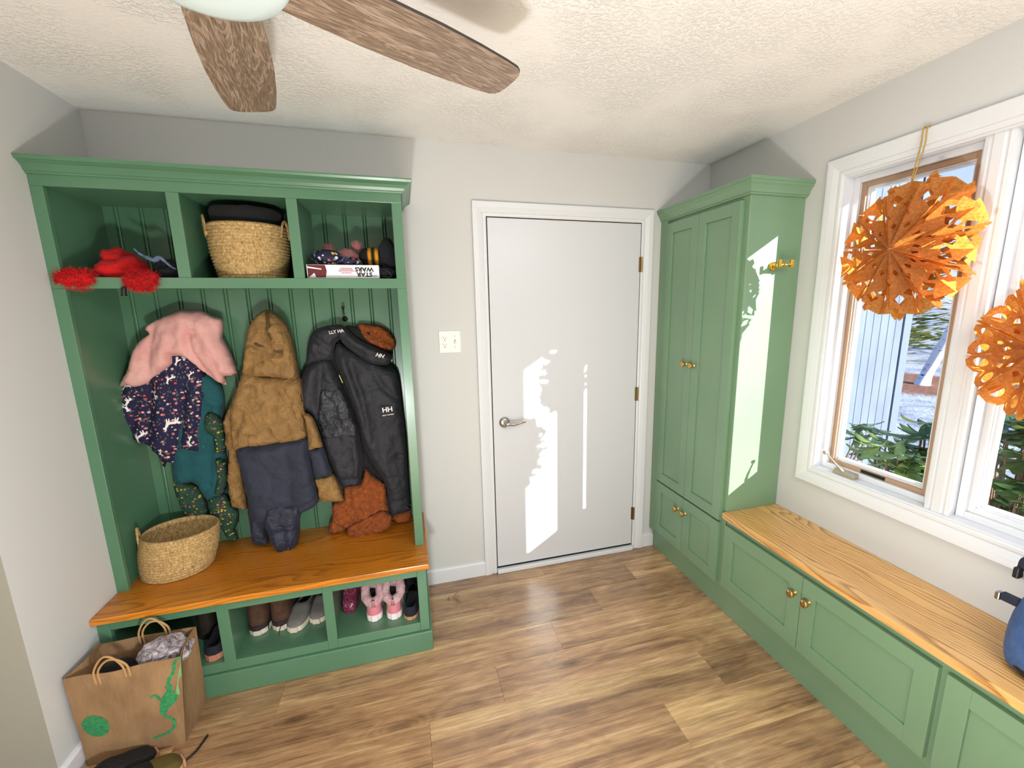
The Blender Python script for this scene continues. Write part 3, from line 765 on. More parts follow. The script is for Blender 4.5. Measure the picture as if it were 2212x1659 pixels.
def text_mesh(body, size, M, bold=.0, shear=0):
    cu = bpy.data.curves.new('txt', 'FONT'); cu.body = body; cu.size = size; cu.align_x = 'CENTER'; cu.align_y = 'CENTER'; cu.offset = bold; cu.shear = shear; cu.resolution_u = 2
    o = bpy.data.objects.new('txt', cu); COL.objects.link(o); dg = bpy.context.evaluated_depsgraph_get()
    me = bpy.data.meshes.new_from_object(o.evaluated_get(dg)); bpy.data.objects.remove(o); bpy.data.curves.remove(cu)
    me.transform(M); bm = B(); bm.from_mesh(me); bpy.data.meshes.remove(me); return bm
def text_on(cl, body, size, px, T, name, mat, parent, rot=0, bold=.0, lift=.002, shear=0, flip=False):
    p = at(*T(*px), 'y', cl.yb-cl.puff)
    bm = text_mesh(body, size, Matrix.Rotation(rot, 4, 'Z'), bold, shear)
    ys = [(p.x+v.co.x, p.z+v.co.y, cl.y(p.x+v.co.x, p.z+v.co.y)) for v in bm.verts]; x0 = sum(a[0] for a in ys)/len(ys); z0 = sum(a[1] for a in ys)/len(ys); y0 = sum(a[2] for a in ys)/len(ys)
    sx = sum((a[0]-x0)*(a[2]-y0) for a in ys)/max(1e-9, sum((a[0]-x0)**2 for a in ys)); sz = sum((a[1]-z0)*(a[2]-y0) for a in ys)/max(1e-9, sum((a[1]-z0)**2 for a in ys))
    off = min(a[2]-(y0+sx*(a[0]-x0)+sz*(a[1]-z0)) for a in ys)          # a flat print just clear of the cloth
    for v in bm.verts:
        x, z = p.x+v.co.x, p.z+v.co.y; v.co = V((x, y0+sx*(x-x0)+sz*(z-z0)+off-lift*.4, z))
    return obj(name, bm, mat, parent, normals=False)

PINK = fabric('pink fleece', '#cc9490', '#d9a9a3', .95, 900, .25, 9)
TAN = fabric('mustard canvas', '#7c5c31', '#92703d', .7, 900, .6, 20)
NAVY = fabric('dark navy fabric', '#191f30', '#232a3d', .75, 900, .35, 12)
NAVY2 = fabric('navy pants fabric', '#141b2e', '#1d263c', .6, 900, .5, 16)
CHAR = fabric('blue-black shell fabric', '#16181f', '#20232c', .68, 900, .35, 13)
RIP = fabric('ripstop panel', '#181b24', '#252a35', .45, 500, .5, 22)
LIN = fabric('black lining', '#08090c', '#0e0f14', .9, 600, .3, 12)
TEAL = fabric('teal sweatshirt fabric', '#0c444c', '#12535a', .9, 900, .3, 10)
RUST = fabric('rust fleece', '#84400f', '#a3561f', .95, 260, .9, 45)
WHITEP = plain('white print', '#e8e4e2', .7)
def floral(name, ground, stops, scale, leafc, density=.5):
    """small flowers and leaves scattered on a dark ground"""
    t = NT(name); p = t.obj(); sp = t.n('SeparateXYZ', {0: p}); q = t.n('CombineXYZ', {0: sp.outputs[0], 1: sp.outputs[2], 2: 0.0}).outputs[0]
    q = t.n('VectorMath', {0: q, 1: t.n('VectorMath', {0: t.n('TexNoise', {'Vector': q, 'Scale': 60.0}).outputs[1], 1: (.006, .006, 0)}, operation='MULTIPLY').outputs[0]}, operation='ADD').outputs[0]
    v1 = t.n('TexVoronoi', {'Vector': q, 'Scale': scale, 'Randomness': .9}, feature='F1')
    petal = t.ramp(v1.outputs['Distance'], [(.0, 1), (.33, 1), (.37, 0)]); on = t.ramp(t.n('SeparateColor', {0: v1.outputs['Color']}).outputs[1], [(density, 0), (density+.02, 1)], 'CONSTANT')
    col = t.ramp(t.n('SeparateColor', {0: v1.outputs['Color']}).outputs[0], stops, 'CONSTANT')
    v2 = t.n('TexVoronoi', {'Vector': t.mapping(q, (1, .55, 1), (3, 5, 0), (0, 0, .7)), 'Scale': scale*1.6}, feature='F1'); leaf = t.ramp(v2.outputs['Distance'], [(.24, 1), (.29, 0)])
    centre = t.ramp(v1.outputs['Distance'], [(.08, 1), (.12, 0)])
    c = t.mix(t.math('MULTIPLY', leaf, .9), ground, leafc)
    c = t.mix(t.math('MULTIPLY', petal, on), c, col)
    c = t.mix(t.math('MULTIPLY', t.math('MULTIPLY', centre, on), .8), c, '#7c4a3c')
    t.bsdf(c, .85, 0, t.bump(t.noise(p, 16, 4), .3, .01)); return t.m
FLOR = floral('navy floral print', '#14123a', [(0, '#c98a86'), (.3, '#dfb2a6'), (.55, '#a9503e'), (.72, '#c0707a'), (.88, '#d9cdd2')], 66, '#55645c', .35)
FLOR2 = floral('teal and yellow floral print', '#143a30', [(0, '#b59f17'), (.40, '#8c7a1c'), (.58, '#7a1f45'), (.78, '#b3316b'), (.92, '#3c5a2c')], 80, '#3f5a1e', .22)

tp = thing('teal_jacket', 'teal child jacket with yellow floral sleeves hanging beside the floral dress', 'jacket', (.36, -.07, .62))
c = Cloth([(530, 800), (640, 560), (715, 480), (800, 530), (840, 610), (848, 700), (835, 800), (850, 950), (866, 1100), (868, 1250), (820, 1300), (730, 1300), (670, 1200), (600, 1195), (520, 1185), (510, 1060), (520, 980)], TA, -.060, .045, [([(640, 1000), (660, 1180)], -.010, .02), ([(760, 700), (770, 1200)], -.012, .016), ([(560, 1000), (600, 1180)], .008, .02)], seed=1)
obj('body', c.mesh(), TEAL, tp, smooth=True)
for pl, yb in (([(520, 1178), (600, 1192), (680, 1225), (732, 1330), (742, 1392), (690, 1412), (640, 1422), (588, 1388), (540, 1275)], -.078), ([(735, 742), (790, 752), (832, 800), (848, 900), (855, 985), (815, 1002), (780, 990), (772, 900), (740, 880), (712, 820)], -.100),
               ([(785, 1035), (850, 1060), (866, 1160), (852, 1240), (808, 1290), (780, 1250), (800, 1150)], -.100), ([(738, 1300), (800, 1262), (850, 1262), (892, 1330), (932, 1362), (936, 1440), (908, 1490), (936, 1550), (880, 1560), (840, 1510), (800, 1445), (752, 1390)], -.085)):
    cs = Cloth(pl, TA, yb, .03, edge=.03, seed=5, back=.2); obj('floral_sleeve', cs.mesh(), FLOR2, tp, smooth=True)
td = thing('floral_dress', 'navy floral child dress with white animals hanging under the pink sweatshirt', 'dress', (.27, -.1, .8))
c = Cloth([(390, 330), (600, 330), (690, 430), (728, 500), (734, 620), (726, 740), (703, 880), (709, 990), (640, 985), (562, 988), (540, 1045), (520, 1068), (474, 1060), (468, 1090), (448, 1086), (440, 1045), (408, 998), (385, 985), (368, 958), (310, 936), (250, 906), (150, 882), (106, 862), (120, 800), (150, 700), (182, 590), (245, 510)], TA, -.080, .042,
          [([(400, 560), (385, 760), (370, 950)], -.022, .014), ([(600, 600), (590, 800), (560, 980)], -.022, .013), ([(470, 560), (440, 950)], .012, .022), ([(660, 600), (655, 950)], .010, .018), ([(270, 620), (190, 860)], .012, .022), ([(320, 640), (270, 890)], -.014, .012)], seed=2, wrinkle=.003)
bm = c.mesh()
HORSE = [(0, .30), (.06, .42), (.16, .44), (.22, .36), (.30, .40), (.55, .38), (.66, .42), (.80, .62), (.78, .72), (.83, .70), (.86, .82), (.88, .70), (.98, .60), (.96, .54), (.88, .54), (.80, .34), (.78, .05), (.73, .05), (.71, .26), (.64, .04), (.59, .05), (.62, .26), (.34, .24), (.30, .02), (.25, .03), (.25, .22), (.16, .04), (.11, .06), (.17, .26), (.10, .30), (.06, .22)]
for (u, v, sx, rot) in ((505, 820, 110, 175), (235, 690, 90, 120), (300, 905, 95, 150), (500, 530, 70, 160), (625, 505, 60, 140), (395, 630, 70, -120), (625, 925, 65, 110), (555, 415, 75, 170), (440, 1000, 50, 100), (690, 950, 45, 95), (215, 580, 70, 180)):
    a = radians(rot); c0 = c; pl = []
    for x, y in HORSE:
        dx, dy = (x-.5)*sx, (y-.4)*sx
        pl.append((u + dx*cos(a) - dy*sin(a)*-1, v + dx*sin(a)*-1*0 + (dx*sin(a) - dy*cos(a))*1.0))
    c.decal(pl, TA, bm, 1)
obj('skirt', bm, [FLOR, WHITEP], td, smooth=True, normals=False)
c = Cloth([(575, 84), (640, 88), (700, 92), (770, 126), (832, 148), (838, 215), (834, 262), (872, 335), (932, 492), (852, 515), (856, 566), (800, 545), (722, 490), (652, 430), (596, 392), (532, 385), (534, 428), (490, 470), (398, 530), (376, 555), (290, 586), (240, 566), (178, 586), (196, 530), (240, 450), (270, 340), (322, 268), (372, 234), (346, 220), (352, 180), (430, 140), (500, 106)], TA, -.100, .055,
          [([(420, 190), (395, 350), (385, 540)], -.016, .012), ([(500, 250), (480, 440)], .010, .02), ([(600, 110), (600, 250), (580, 380)], .012, .03), ([(640, 250), (650, 340), (720, 440), (790, 520)], -.024, .012), ([(650, 245), (680, 235)], -.012, .010), ([(700, 180), (790, 340), (880, 480)], .012, .025), ([(760, 150), (830, 260)], -.010, .012), ([(300, 330), (250, 540)], .010, .02)], edge=.045, seed=3, wrinkle=.004)
tag(obj('pink_sweatshirt', c.mesh(), PINK, smooth=True), 'pale pink sweatshirt draped over the leftmost coat hook, above the floral dress', 'sweatshirt')

tq = thing('snow_pants', 'navy padded snow pants dangling below the mustard parka', 'pants', (.57, -.06, .47))
for pl, fl in (([(225, 1300), (360, 1330), (362, 1440), (350, 1500), (372, 1562), (322, 1588), (254, 1566), (240, 1470)], [([(300, 1420), (310, 1560)], -.008, .01)]), ([(335, 1330), (562, 1330), (556, 1420), (556, 1505), (541, 1588), (481, 1640), (426, 1634), (386, 1588), (350, 1515)], [([(450, 1450), (480, 1600)], -.010, .012), ([(400, 1450), (430, 1610)], .008, .015), ([(380, 1500), (540, 1480)], -.006, .008)])):
    c = Cloth(pl, TB, (-.125, -.185)[len(fl) > 1], .045, fl, edge=.035, seed=6, back=.3); lg = obj('leg', c.mesh(), NAVY2, tq, smooth=True)
bm = B(); tube(bm, [at(*TB(480, 1605), 'y', -.228), at(*TB(483, 1628), 'y', -.222)], .0035, 6); obj('zipper_pull', bm, NICKEL, lg)
tk = thing('mustard_parka', 'mustard child parka with hood and navy lower panel on the middle hook', 'parka', (.57, -.09, .62))
def cpart(name, pl, yb, puff, mat, folds=(), parent=tk, **k):
    c = Cloth(pl, TB, yb, puff, folds, **{'wrinkle': .005, **k}); obj(name, c.mesh(), mat, parent, smooth=True); return c
cpart('sleeve', [(150, 600), (108, 700), (63, 805), (78, 880), (76, 945), (100, 988), (97, 1080), (94, 1170), (113, 1305), (130, 1345), (176, 1356), (224, 1357), (207, 1230), (180, 1080), (160, 960), (170, 800), (190, 690)], -.105, .035, TAN, [([(75, 880), (140, 860)], -.012, .010), ([(90, 990), (150, 970)], -.012, .010), ([(100, 1100), (170, 1130)], -.008, .012), ([(80, 820), (150, 790)], -.008, .010), ([(105, 1200), (180, 1190)], -.006, .010)], edge=.03, seed=7, back=.3)
cpart('lower_panel', [(155, 970), (280, 950), (400, 934), (520, 915), (607, 902), (622, 1000), (642, 1100), (662, 1200), (684, 1288), (660, 1335), (600, 1372), (480, 1412), (380, 1426), (270, 1440), (240, 1370), (222, 1290), (188, 1130)], -.165, .050, NAVY, [([(300, 1000), (330, 1400)], .006, .03), ([(480, 960), (520, 1380)], -.006, .02), ([(270, 1405), (480, 1380), (670, 1285)], -.010, .010)], edge=.04, seed=8, back=.3, wrinkle=.003)
c_t = cpart('torso', [(196, 488), (320, 508), (420, 512), (552, 516), (574, 560), (584, 640), (592, 720), (600, 820), (607, 918), (400, 948), (280, 964), (154, 984), (130, 950), (116, 850), (112, 720), (152, 600)], -.135, .055, TAN, [([(250, 560), (170, 880)], -.010, .012), ([(300, 700), (380, 880)], -.006, .014), ([(400, 580), (560, 800)], -.010, .014), ([(470, 540), (590, 700)], .010, .02), ([(330, 720), (150, 930)], .006, .012), ([(120, 750), (170, 900)], -.010, .014), ([(210, 520), (550, 530)], -.010, .008)], edge=.04, seed=9, back=.3, wrinkle=.006)
cpart('hood', [(340, 86), (372, 90), (402, 105), (440, 132), (482, 190), (515, 290), (540, 400), (555, 500), (552, 545), (420, 522), (300, 518), (200, 506), (198, 430), (215, 300), (236, 190), (280, 120)], -.115, .070, TAN,
      [([(350, 100), (350, 240), (385, 295)], -.018, .009), ([(270, 290), (330, 330), (460, 330)], -.016, .009), ([(390, 355), (460, 365)], -.022, .008), ([(262, 480), (275, 410), (320, 410)], -.020, .009), ([(450, 320), (450, 460)], -.010, .008), ([(250, 340), (330, 350)], .010, .012), ([(430, 170), (420, 300)], .010, .02), ([(500, 260), (530, 470)], .010, .018), ([(330, 350), (330, 500)], -.008, .010), ([(250, 200), (225, 450)], .010, .015), ([(290, 200), (420, 170)], -.010, .010)], edge=.04, seed=10, back=.3, wrinkle=.006, wf=30)
cpart('sleeve', [(548, 560), (568, 640), (580, 735), (612, 750), (645, 780), (667, 830), (690, 900), (708, 962), (660, 974), (608, 984), (600, 900), (585, 800), (560, 700), (540, 620)], -.160, .04, TAN, [([(585, 790), (650, 790)], -.010, .010), ([(610, 820), (625, 960)], -.008, .010), ([(640, 800), (690, 940)], .006, .012)], edge=.03, seed=11, back=.2)
cpart('sleeve_band', [(606, 976), (660, 968), (708, 958), (740, 1058), (769, 1138), (710, 1156), (650, 1168), (626, 1050)], -.160, .04, NAVY, edge=.03, seed=12, back=.2)
cpart('cuff', [(648, 1162), (710, 1152), (769, 1136), (802, 1190), (838, 1286), (832, 1310), (760, 1311), (686, 1308), (667, 1230)], -.165, .038, TAN, [([(690, 1290), (740, 1200)], -.006, .010)], edge=.03, seed=13, back=.2)

STRAP = plain('dark brown strap', '#4a3518', .8)
bm = B(); tube(bm, smoothpath([at(*TB(346, 100), 'y', -.165), at(*TB(352, 170), 'y', -.186), at(*TB(355, 235), 'y', -.186), at(*TB(392, 298), 'y', -.186)], 5), .006, 8, flat=.5); obj('hood_strap', bm, STRAP, tk, smooth=True)
for pl_ in ([(385, 347), (430, 352), (466, 350), (462, 364), (420, 364), (392, 358)], [(258, 300), (275, 295), (332, 324), (300, 326), (268, 314)]):
    pts_ = [at(*TB(*q), 'y', -.182) for q in pl_]; bm = B(); face(bm, pts_); obj('vent_slit', bm, STRAP, tk, normals=False)
to = thing('rust_fleece', 'fuzzy rust-orange fleece jacket hanging behind the blue-black rain jacket', 'jacket', (.98, -.06, .49))
rr = random.Random(3)
def furry(name, pl, yb, puff, T, n, folds=(), **k):
    c = Cloth(pl, T, yb, puff, folds, wrinkle=.010, wf=34, **k); bm = c.mesh(); fuzz(bm, n, .010, .0012, rr, 0, .4)
    return obj(name, bm, RUST, to, smooth=True, normals=False)
furry('body', [(975, 1100), (1020, 1140), (1062, 1170), (1108, 1215), (1118, 1320), (1152, 1400), (1142, 1465), (1080, 1505), (1000, 1500), (900, 1480), (780, 1440), (764, 1380), (772, 1310), (838, 1285), (836, 1210), (945, 1190)], -.090, .06, TB, 2600, [([(880, 1250), (900, 1330), (1000, 1360)], -.018, .012), ([(1000, 1150), (1020, 1350)], -.012, .012), ([(920, 1300), (840, 1420)], .012, .02), ([(1060, 1200), (1070, 1380)], -.014, .012)], edge=.035, seed=20, back=.3)
furry('sleeve', [(770, 1410), (850, 1440), (868, 1470), (820, 1500), (756, 1510), (740, 1492)], -.100, .04, TB, 600, edge=.025, seed=21, back=.3)
furry('sleeve', [(1150, 1395), (1262, 1360), (1266, 1420), (1240, 1440), (1196, 1446), (1158, 1430)], -.090, .035, TB, 500, edge=.025, seed=22, back=.3)
furry('hem', [(868, 1470), (930, 1440), (1050, 1380), (1100, 1370), (1148, 1410), (1138, 1462), (1080, 1505), (920, 1534), (860, 1530)], -.145, .045, TB, 1200, [([(900, 1490), (1000, 1440), (1080, 1410)], -.022, .010)], edge=.03, seed=23, back=.3)
furry('hood', [(925, 178), (990, 176), (1060, 184), (1122, 220), (1165, 278), (1168, 325), (1110, 352), (1000, 300), (940, 240)], -.050, .05, TB, 1000, [([(960, 215), (1050, 255), (1160, 300)], -.020, .014)], edge=.03, seed=24, back=.3)

th = thing('rain_jacket', 'blue-black rain jacket with white double-H logo on the rightmost coat hook', 'jacket', (1.0, -.09, .6))
hp = lambda name, pl, yb, puff, mat, folds=(), **k: cpart(name, pl, yb, puff, mat, folds, parent=th, **k)
hp('lining', [(700, 230), (900, 330), (1100, 420), (1185, 480), (1215, 700), (1235, 950), (1200, 1180), (1120, 1260), (1010, 1200), (950, 1190), (880, 900), (780, 520), (740, 400)], -.060, .022, LIN, edge=.03, seed=30, back=.4)
hp('hood', [(598, 440), (600, 370), (612, 290), (642, 222), (700, 196), (762, 184), (830, 190), (850, 240), (790, 300), (772, 400), (700, 418), (640, 430)], -.075, .055, CHAR, [([(640, 250), (760, 330)], -.014, .012), ([(680, 330), (760, 380)], -.012, .010), ([(600, 430), (740, 400)], .010, .010), ([(670, 300), (700, 400)], .010, .012)], edge=.035, seed=31, back=.3)
hp('back_panel', [(820, 200), (930, 190), (1040, 240), (1130, 330), (1150, 380), (1000, 380), (880, 320)], -.055, .03, LIN, edge=.03, seed=32, back=.4)
c_l = hp('left_front', [(600, 438), (680, 405), (742, 400), (792, 480), (842, 600), (902, 740), (946, 900), (962, 1030), (958, 1130), (946, 1214), (890, 1204), (832, 1224), (792, 1150), (746, 1060), (702, 930), (665, 810), (610, 745), (562, 690), (528, 605), (560, 520)], -.078, .055, CHAR, [([(700, 440), (690, 600), (700, 900)], -.012, .014), ([(640, 470), (600, 700)], .012, .03), ([(760, 460), (900, 800), (940, 1150)], .006, .014), ([(810, 1160), (945, 1150)], -.014, .010), ([(640, 760), (700, 850)], -.010, .014), ([(800, 950), (820, 1130)], .006, .02)], edge=.04, seed=33, back=.3)
c = hp('ripstop_pocket', [(692, 600), (760, 592), (818, 590), (852, 660), (890, 760), (926, 898), (820, 908), (712, 916), (694, 850), (668, 775), (680, 690)], -.122, .016, RIP, [([(785, 620), (845, 860)], .008, .006), ([(720, 640), (800, 820)], -.004, .010), ([(720, 820), (900, 880)], -.004, .010)], edge=.015, seed=34, back=.0, wf=45, wrinkle=.005)
c_r = hp('right_front', [(790, 300), (850, 320), (920, 362), (1010, 410), (1100, 442), (1182, 482), (1206, 600), (1222, 750), (1240, 900), (1250, 1060), (1256, 1180), (1266, 1330), (1262, 1362), (1195, 1385), (1130, 1402), (1112, 1330), (1108, 1230), (1080, 1150), (1022, 1068), (965, 960), (932, 800), (882, 650), (820, 500), (780, 400)], -.080, .062, CHAR,
         [([(880, 420), (960, 640), (1010, 900)], -.016, .014), ([(950, 600), (1080, 560)], -.008, .014), ([(1000, 420), (1090, 570), (1170, 640)], -.014, .014), ([(840, 400), (960, 800)], .012, .02), ([(1050, 700), (1120, 1200)], .010, .03), ([(1170, 900), (1230, 1300)], -.008, .018), ([(1115, 1300), (1255, 1270)], -.008, .010), ([(1170, 1010), (1240, 990)], -.010, .010)], edge=.045, seed=35, back=.3, wrinkle=.003)
c_c = hp('collar', [(738, 196), (780, 182), (826, 182), (870, 220), (922, 268), (985, 304), (1052, 332), (1122, 362), (1150, 384), (1138, 418), (1112, 440), (1060, 440), (1000, 425), (930, 380), (880, 345), (830, 300), (800, 250)], -.110, .035, CHAR, [([(860, 260), (1000, 350), (1130, 400)], .008, .012), ([(850, 300), (960, 380)], -.010, .010)], edge=.025, seed=36, back=.2)
hp('cuff_tab', [(1222, 1350), (1264, 1330), (1264, 1362), (1224, 1376)], -.128, .006, NAVY, edge=.01, seed=37, back=.2, smooth=1)
LOGO = plain('white logo print', '#ece9e6', .6); LBL = plain('black label', '#050506', .7); ZIP = plain('pale yellow zip cord', '#c8b874', .6)
bm = B(); c_r.decal([(1080, 700), (1150, 698), (1155, 764), (1088, 770)], TB, bm, 0, .0045); obj('logo_patch', bm, LBL, th, normals=False)
text_on(c_r, 'HH', .034, (1117, 724), TB, 'logo_letters', LOGO, th, radians(4), .0008, .020)
text_on(c_r, 'HELLY HANSEN', .0078, (1122, 756), TB, 'logo_words', LOGO, th, radians(4), .0002, .020)
text_on(c_c, 'HH', .026, (1068, 378), TB, 'collar_letters', LOGO, th, radians(-18), .0007, .006, .25)
text_on(c_c, 'LLY HA', .021, (792, 226), TB, 'neck_letters', LOGO, th, radians(8), .0004, .006)
bm = B(); tube(bm, [at(*TB(808, 505), 'y', -.142), at(*TB(830, 555), 'y', -.144)], .0022, 6); obj('zip_cord', bm, ZIP, th)
bm = B(); tube(bm, smoothpath([at(*TB(882, 1215), 'y', -.10), at(*TB(888, 1270), 'y', -.118), at(*TB(905, 1297), 'y', -.12), at(*TB(908, 1260), 'y', -.12), at(*TB(888, 1222), 'y', -.11)], 4), .0016, 6); obj('drawcord', bm, BLACK, th)
# coat hooks on the beadboard
BRZ = brass('dark bronze', '#4f4a3d', .35)
for (u, v, lab) in ((741, 664, 'dark bronze coat hook holding the blue-black rain jacket'), (588, 690, 'coat hook hidden behind the mustard parka hood'), (400, 690, 'coat hook hidden under the pink sweatshirt')):
    p = at(u, v, 'y', -.05); bm = B()
    tube(bm, smoothpath([(p.x, -.018, p.z-.055), (p.x, -.045, p.z-.060), (p.x, -.062, p.z-.035), (p.x, -.058, p.z-.004)], 5), .0042, 8)
    lathe(bm, [(.0001, -.006), (.006, -.005), (.008, 0), (.006, .005), (.0001, .006)], (p.x, -.058, p.z), n=12); lathe(bm, [(.0001, -.022), (.012, -.021), (.013, -.014), (.0001, -.0135)], (p.x, 0, p.z-.055), 'y', 16)
    if v == 664: tag(obj('coat_hook', bm, BRZ, smooth=True), lab, 'coat hook')
    else: bm.free()
# ------------------------------------------------------------------ woven baskets
def rope_mat():
    t = NT('woven seagrass rope'); p = t.obj()
    n = t.noise(t.mapping(p, (1, 1, .5)), 150, 4, .7); n2 = t.noise(p, 60, 3)
    c = t.ramp(t.math('ADD', t.math('MULTIPLY', n, .75), t.math('MULTIPLY', n2, .25)), [(.34, '#7d6138'), (.5, '#b2935f'), (.66, '#d3b882')])
    t.bsdf(c, .85, 0, t.bump(n, .6, .004)); return t.m
ROPE = rope_mat()
def basket(name, label, b0, r0, b1, r1, n, handles, thick=.008):
    """coiled basket between a bottom ellipse (centre b0, radii r0) and a rim ellipse"""
    t = thing(name, label, 'basket', b0); b0, b1 = V(b0), V(b1); bm = B(); N_ = 56; rings = []
    def ringp(f, dr, dz=0):
        c = b0.lerp(b1, f); bul = .008*sin(pi*f)
        rx = r0[0]+(r1[0]-r0[0])*f + bul + dr; ry = r0[1]+(r1[1]-r0[1])*f + bul + dr
        return [c + V((rx*cos(2*pi*k/N_), ry*sin(2*pi*k/N_), dz)) for k in range(N_)]
    rings.append([b0 + (p-b0)*.05 for p in ringp(0, 0)]); rings.append(ringp(0, -.012))
    for i in range(n):
        for f, d in ((0, -.0012), (.25, .0018), (.5, .0028), (.75, .0018)): rings.append(ringp((i+f)/n, d))
    rings.append(ringp(1, -.001)); rings.append(ringp(1, -thick*.5, .004)); rings.append(ringp(1, -thick)); rings.append(ringp(.5, -thick)); rings.append(ringp(.04, -thick-.006)); rings.append([b0+V((0, 0, .006)) + (p-b0)*.05 for p in ringp(0, 0)])
    loft(bm, rings, True, True, True); obj('woven_body', bm, ROPE, t, smooth=True)
    for a, up in handles:
        c = b1; hp = []
        for s in (-1, -.6, 0, .6, 1):
            aa = a + s*.24; z = (-.045, .005, up, .005, -.045)[int(round((s+1)*2)) if s in (-1, 0, 1) else (1 if s < 0 else 3)]
            hp.append(c + V(((r1[0]+.004)*cos(aa), (r1[1]+.004)*sin(aa), z)))
        bm = B(); tube(bm, smoothpath(hp, 5), .008, 8, flat=.6); obj('handle', bm, ROPE, t, smooth=True)
    return t
basket('woven_basket', 'round woven seagrass basket in the middle cubby of the green locker', (.596, -.195, 1.6955), (.122, .125), (.596, -.195, 1.908), (.146, .140), 17, ((radians(200), .032), (radians(-12), .022)))
basket('woven_basket', 'open oval woven basket on the oak bench below the floral dress', (.160, -.232, .4515), (.128, .118), (.192, -.228, .634), (.140, .128), 15, ((radians(196), .040),))
bm = B(); lathe(bm, [(.001, .0), (.92, .0), (1.0, .03), (1.02, .06), (.98, .074), (.80, .080), (.001, .082)], (.592, -.185, 1.902), n=40, sx=.128, sy=.112)  # plain black mass rising above the basket rim
for v in bm.verts: v.co.z += .006*noise.noise(v.co*18); v.co += V((noise.noise(v.co*9), noise.noise(v.co*9+V((3, 3, 3))), 0))*.006
tag(obj('dark_mass', bm, LIN, smooth=True), 'black rounded blanket filling the top of the round basket in the middle cubby', 'mass')
PURP = fabric('purple knit', '#3d0f55', '#58197a', .9)
bm = B(); blob(bm, (.15, -.24, .525), (.07, .06, .045), 3, .25, 2.5)
tag(obj('purple_hat', bm, PURP, smooth=True), 'small purple knit item lying inside the open oval basket', 'hat')

# ------------------------------------------------------------------ first cubby: red plush, navy cap
RED = fabric('bright red plush', '#a80309', '#d00a10', .95, 300, .3, 20)
rr = random.Random(11)
t = thing('red_plush_toy', 'crumpled bright red plush toy with two fluffy ends over the shelf edge', 'plush toy', (.17, -.28, 1.695))
bm = B(); blob(bm, (.150, -.235, 1.752), (.060, .055, .060), 1, .22, 2.2); blob(bm, (.155, -.285, 1.725), (.060, .045, .034), 4, .25, 2.2); blob(bm, (.205, -.27, 1.735), (.05, .05, .045), 6, .2, 2.5)
obj('body', bm, RED, t, smooth=True)
for c, r, n, sd in (((.075, -.352, 1.690), (.058, .034, .026), 1500, 2), ((.272, -.362, 1.684), (.050, .032, .030), 1500, 5)):
    bm = B(); blob(bm, c, r, sd, .25, 2.5); bm.normal_update(); fuzz(bm, n, .022, .0011, rr, 0, .35)
    obj('fluffy_end', bm, RED, t, smooth=True, normals=False)
bm = B(); tube(bm, smoothpath([(.238, -.368, 1.680), (.222, -.378, 1.655), (.218, -.378, 1.628)], 4), [.004]*4+[.008]*4+[.010], 8); obj('black_tip', bm, BLACK, t, smooth=True)
NVK = fabric('black-navy knit', '#0b0d14', '#141824', .95, 300, .4, 30); PBLUE = fabric('pale blue fleece', '#51607c', '#6d7c98', .95, 500, .3, 30)
t = thing('knit_hat', 'dark navy knit hat with pale blue strap beside the red plush', 'hat', (.32, -.2, 1.695))
bm = B(); blob(bm, (.318, -.190, 1.735), (.068, .10, .045), 7, .18, 2.2); blob(bm, (.335, -.275, 1.715), (.05, .04, .022), 8, .2, 2.5); obj('crown', bm, NVK, t, smooth=True)
bm = B(); q = [at(u, v, 'y', -.315) for u, v in ((289, 537), (302, 548), (318, 556), (334, 562), (345, 556), (358, 566), (370, 576), (380, 581))]
tube(bm, smoothpath(q, 4), [.005]*4+[.008]*4+[.013]*4+[.014]*4+[.011]*4+[.008]*4+[.006]*4+[.004], 8, flat=.6); obj('pale_strap', bm, PBLUE, t, smooth=True)

# ------------------------------------------------------------------ third cubby: game box, pouch, hats
WBOX = plain('white cardboard box', '#e7e5ec', .45); RBOX = plain('dark red printed picture', '#5e1115', .45, var=.35, scale=40)
RINK = plain('red print', '#a3474e', .6); GINK = plain('grey printed smudge', '#8d8287', .6); BINK = plain('pale blue print', '#9fb6d8', .6); PINKP = plain('pale pink print', '#d9a9ac', .6)
t = thing('game_box', 'white game box lying flat with upside-down black lettering, right cubby of the green locker', 'box', (.96, -.2, 1.695))
X0, X1, Z0, Z1, YB = .826, 1.106, 1.697, 1.751, -.335
obj('carton', boxes((X0, YB, Z0, X1, -.06, Z1)), WBOX, t, bevel=.0012)
fr = lambda x, y: V((X0+(X1-X0)*x, YB-.0008, Z0+(Z1-Z0)*y))
bm = B(); face(bm, [fr(.012, .05), fr(.25, .05), fr(.27, .55), fr(.25, .97), fr(.012, .97)]); pic = obj('picture_panel', bm, RBOX, t, normals=False)
bm = B(); face(bm, [fr(.012, .74)+V((0, -.0004, 0)), fr(.20, .62)+V((0, -.0004, 0)), fr(.20, .70)+V((0, -.0004, 0)), fr(.012, .86)+V((0, -.0004, 0))]); face(bm, [fr(.02, .06)+V((0, -.0004, 0)), fr(.12, .06)+V((0, -.0004, 0)), fr(.10, .38)+V((0, -.0004, 0))]); obj('streak', bm, WBOX, pic, normals=False)
for i, (a, b, z) in enumerate(((.46, .62, .74), (.44, .62, .64), (.43, .64, .54), (.47, .60, .40))):
    bm = B(); k = a
    while k < b:
        w = .006+.010*rr.random(); face(bm, [fr(k, z-.030), fr(k+w, z-.030), fr(k+w, z+.030), fr(k, z+.030)]); k += w+.004
    obj('print_line', bm, RINK, t, normals=False)
bm = B(); face(bm, [fr(.90, .12), fr(.97, .12), fr(.97, .26), fr(.90, .26)]); obj('maker_mark', bm, BINK, t, normals=False)
INK = plain('black box lettering', '#0a090a', .5)
